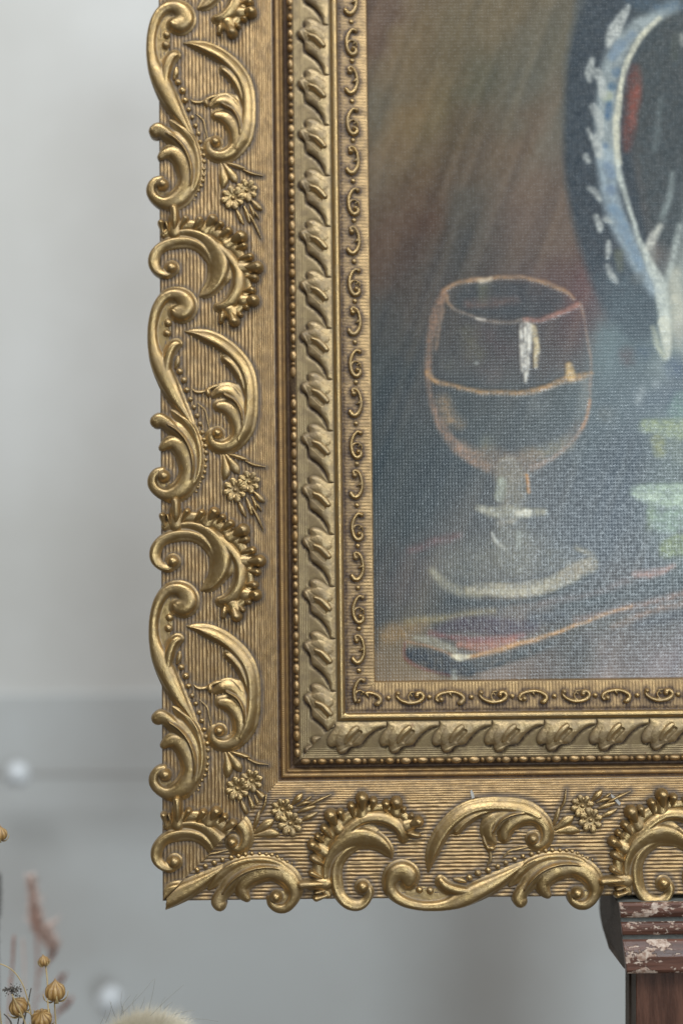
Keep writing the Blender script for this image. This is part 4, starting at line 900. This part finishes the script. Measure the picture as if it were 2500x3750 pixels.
for q in ([fz(30, 1985), fz(60, 2015), (fz(88, 2070)), fz(110, 2250)], [fz(140, 2008), fz(130, 2060), fz(112, 2250)], [fz(226, 1800, FD + 80), fz(215, 1850, FD + 80), fz(200, 1920, FD + 80), fz(160, 2100, FD + 60)]):
    tube('branch', smooth(q, 12), [2.4 * K] * 6 + [3.4 * K] * 6, M_TWIG, 6, tw, tw.location)
V = []; Fc = []
def add_bit(c_, r):
    n0 = len(V)
    for k in range(4): V.append(c_ + Vector((random.uniform(-1, 1), random.uniform(-1, 1), random.uniform(-1, 1))) * r)
    Fc.extend([(n0, n0 + 1, n0 + 2), (n0, n0 + 2, n0 + 3), (n0 + 1, n0 + 2, n0 + 3), (n0, n0 + 1, n0 + 3)])
for k in range(90):
    add_bit(fz(100 + random.gauss(0, 26), 1812 + random.gauss(0, 16), FD - 40 + random.gauss(0, 15)) - tw.location, random.uniform(3, 8) * K)
for k in range(40):
    add_bit(fz(62 + random.gauss(0, 16), 1812 + random.gauss(0, 6), FD - 40) - tw.location, random.uniform(3, 7) * K)
obj('flower_head', mesh('flower_head', V, Fc, M_TWIG, False, scale=1.0), tw)
def plume(name, label, path, widths, n, mat, d, bit, cat='dried grass', stemr=4):
    e = empty(name, fz(*path[-1], d), label, cat)
    P = crom(np.array([(x, y, w_) for (x, y), w_ in zip(path, widths)]), 60)
    tube('stem', [fz(x, y, d) for x, y, _ in P], stemr * K, mat, 5, e, e.location)
    V = []; Fc = []
    for k in range(n):
        x, y, w_ = P[random.randrange(60)]
        if w_ < 2: continue
        rr = random.gauss(0, .45) * w_; an = random.uniform(0, 6.28)
        a = fz(x, y, d) - e.location; dr = Vector((math.cos(an) * abs(rr), math.sin(an) * abs(rr), random.uniform(.3, 1.2) * abs(rr) + 6)) * K * GF
        sd_ = Vector((random.uniform(-1, 1), random.uniform(-1, 1), 0)) * bit * K; n0 = len(V)
        V += [a, a + dr * .6 + sd_, a + dr, a + dr * .6 - sd_]; Fc.append((n0, n0 + 1, n0 + 2, n0 + 3))
    obj('seed_head', mesh('seed_head', V, Fc, mat, False, scale=1.0), e)
    return e
PD = 6500.0
plume('grass_plume', 'blurred pale pink feathery plume, tallest of the dried grasses', [(225, 1010), (240, 1180), (262, 1330), (320, 1440), (385, 1540)], [60, 90, 125, 150, 120], 2200, M_PINK, PD, 7, 'dried grass', 2)
plume('grass_plume', 'blurred reddish grass with three leafy tufts behind the pods', [(255, 1260), (268, 1500), (275, 1700), (255, 1900), (240, 2150)], [16, 24, 26, 24, 16], 420, M_RED, PD - 100, 6)
plume('grass_plume', 'blurred red brown side tuft right of the tall pink plume', [(395, 1510), (385, 1570), (350, 1610), (290, 1700)], [56, 50, 26, 3], 420, M_RED, PD, 8)
plume('grass_plume', 'blurred red brown leafy tuft behind the pointed flax pod', [(455, 1715), (440, 1760), (380, 1800), (290, 1880)], [44, 40, 16, 3], 300, M_RED, PD, 8)
plume('grass_plume', 'blurred red brown leafy tuft lowest on the right', [(500, 1900), (470, 1950), (420, 1985), (280, 2150)], [52, 56, 30, 3], 420, M_RED, PD, 8)
plume('grass_spike', 'blurred dark red grass spike at the far left', [(102, 1430), (98, 1540), (88, 1690), (62, 2000), (50, 2200)], [20, 26, 26, 10, 5], 420, M_RED, PD - 500, 5)
plume('grass_spike', 'blurred thin pale red grass spike right of the dark one', [(165, 1450), (172, 1560), (176, 1720), (165, 2000), (160, 2200)], [16, 20, 22, 14, 8], 260, M_PINK, PD - 300, 4)
plume('seed_spike', 'blurred dark grey spike cut off by the left edge', [(-14, 990), (-8, 1100), (-12, 1250), (-20, 1380), (-10, 2100)], [34, 46, 44, 30, 3], 600, M_TWIG, PD - 400, 7)
# bunny tail grass with its fine hairs
bt = empty('bunny_tail_grass', fz(1060, 2350), 'fluffy cream bunny tail grass head with long fine hairs at the bottom edge', 'dried grass')
V = []; Fc = []
cen = fz(1070, 2150, FD + 60) - bt.location; RX, RZ = 300 * GF * K, 145 * GF * K
def spike(a, b, r):
    t = (b - a).normalized(); u = t.cross(Vector((0.3, 1, 0.2))).normalized() * r; v = t.cross(u).normalized() * r; n0 = len(V)
    V.extend([a + u, a - u * .5 + v * .86, a - u * .5 - v * .86, b]); Fc.extend([(n0, n0 + 1, n0 + 3), (n0 + 1, n0 + 2, n0 + 3), (n0 + 2, n0, n0 + 3)])
for k in range(14000):
    d = Vector((random.gauss(0, 1), random.gauss(0, 1), random.gauss(0, 1))).normalized(); q = random.uniform(.55, .98)
    a = cen + Vector((d.x * RX * q, d.y * RZ * q, d.z * RZ * q)); dv = Vector((d.x * .8 + .5, d.y, d.z + .25)).normalized()
    dv = (dv + Vector((random.gauss(0, .3), random.gauss(0, .3), random.gauss(0, .3)))).normalized()
    spike(a, a + dv * random.choice((random.uniform(18, 46), random.uniform(30, 85))) * K, .45 * K)
obj('fluff', mesh('fluff', V, Fc, M_FLUFF, False, scale=1.0), bt)['kind'] = 'stuff'
for (x0, y0), (x1, y1) in [((880, 1980), (1105, 1735)), ((1070, 1950), (1115, 1730)), ((1080, 2000), (1320, 1775)), ((890, 1990), (880, 1820)), ((870, 2000), (940, 1850)), ((1180, 1950), (1240, 1900)), ((1250, 1990), (1400, 1960)), ((760, 2050), (800, 1900)), ((720, 2060), (760, 1960)), ((1300, 2020), (1568, 2040)), ((960, 1960), (990, 1840)), ((830, 2010), (790, 1890)), ((1150, 1960), (1190, 1860)), ((1010, 1950), (1040, 1860))]:
    m = fz((x0 + x1) / 2 + random.uniform(-18, 18), (y0 + y1) / 2 - 8, FD + 40)
    pts = smooth([fz(x0, y0, FD + 50), m, fz(x1, y1, FD + 30)], 8)
    tube('hair', pts, [0.75 * K] * 4 + [0.5 * K] * 4, M_HAIR, 3, bt, bt.location)
tube('stem', [fz(1060, 2150, FD + 60), fz(1062, 2350, FD + 60)], 3 * K, M_STRAW, 6, bt, bt.location)

# ------------------------------------------------------------------ flakes lying on the frame
w = NT('pale_flake'); M_FLAKE = w.set(Base_Color=(0.62, 0.60, 0.56, 1), Roughness=.6)
def flake(x, y, L, wd, ang, label):
    V = [(-wd, -L * .5, 1), (wd * .7, -L * .45, 5), (wd, L * .1, 6), (wd * .2, L * .5, 3), (-wd * .8, L * .3, 1)]
    V += [(a, b, c_ + 2.0) for a, b, c_ in V]; n = 5
    Fc = [tuple(range(5))[::-1], tuple(range(5, 10))] + [(k, (k + 1) % 5, 5 + (k + 1) % 5, 5 + k) for k in range(5)]
    o = obj('paint_flake', mesh('paint_flake', V, Fc, M_FLAKE, False))
    u, v = i2p(x, y, 0)
    o.matrix_world = FRM.matrix_world @ Matrix.Translation(((u - OX) * K, (-v - OY) * K, 6 * K)) @ Matrix.Rotation(ang, 4, 'Z')
    tag(o, label, 'flake', 'pale flakes caught on the bottom rail')
flake(1727, 2906, 32, 6, .25, 'small white flake on the reeded band of the bottom rail, left one')
flake(2250, 2925, 52, 6, .75, 'longer white flake on the leaf blades beside the carved flowers')
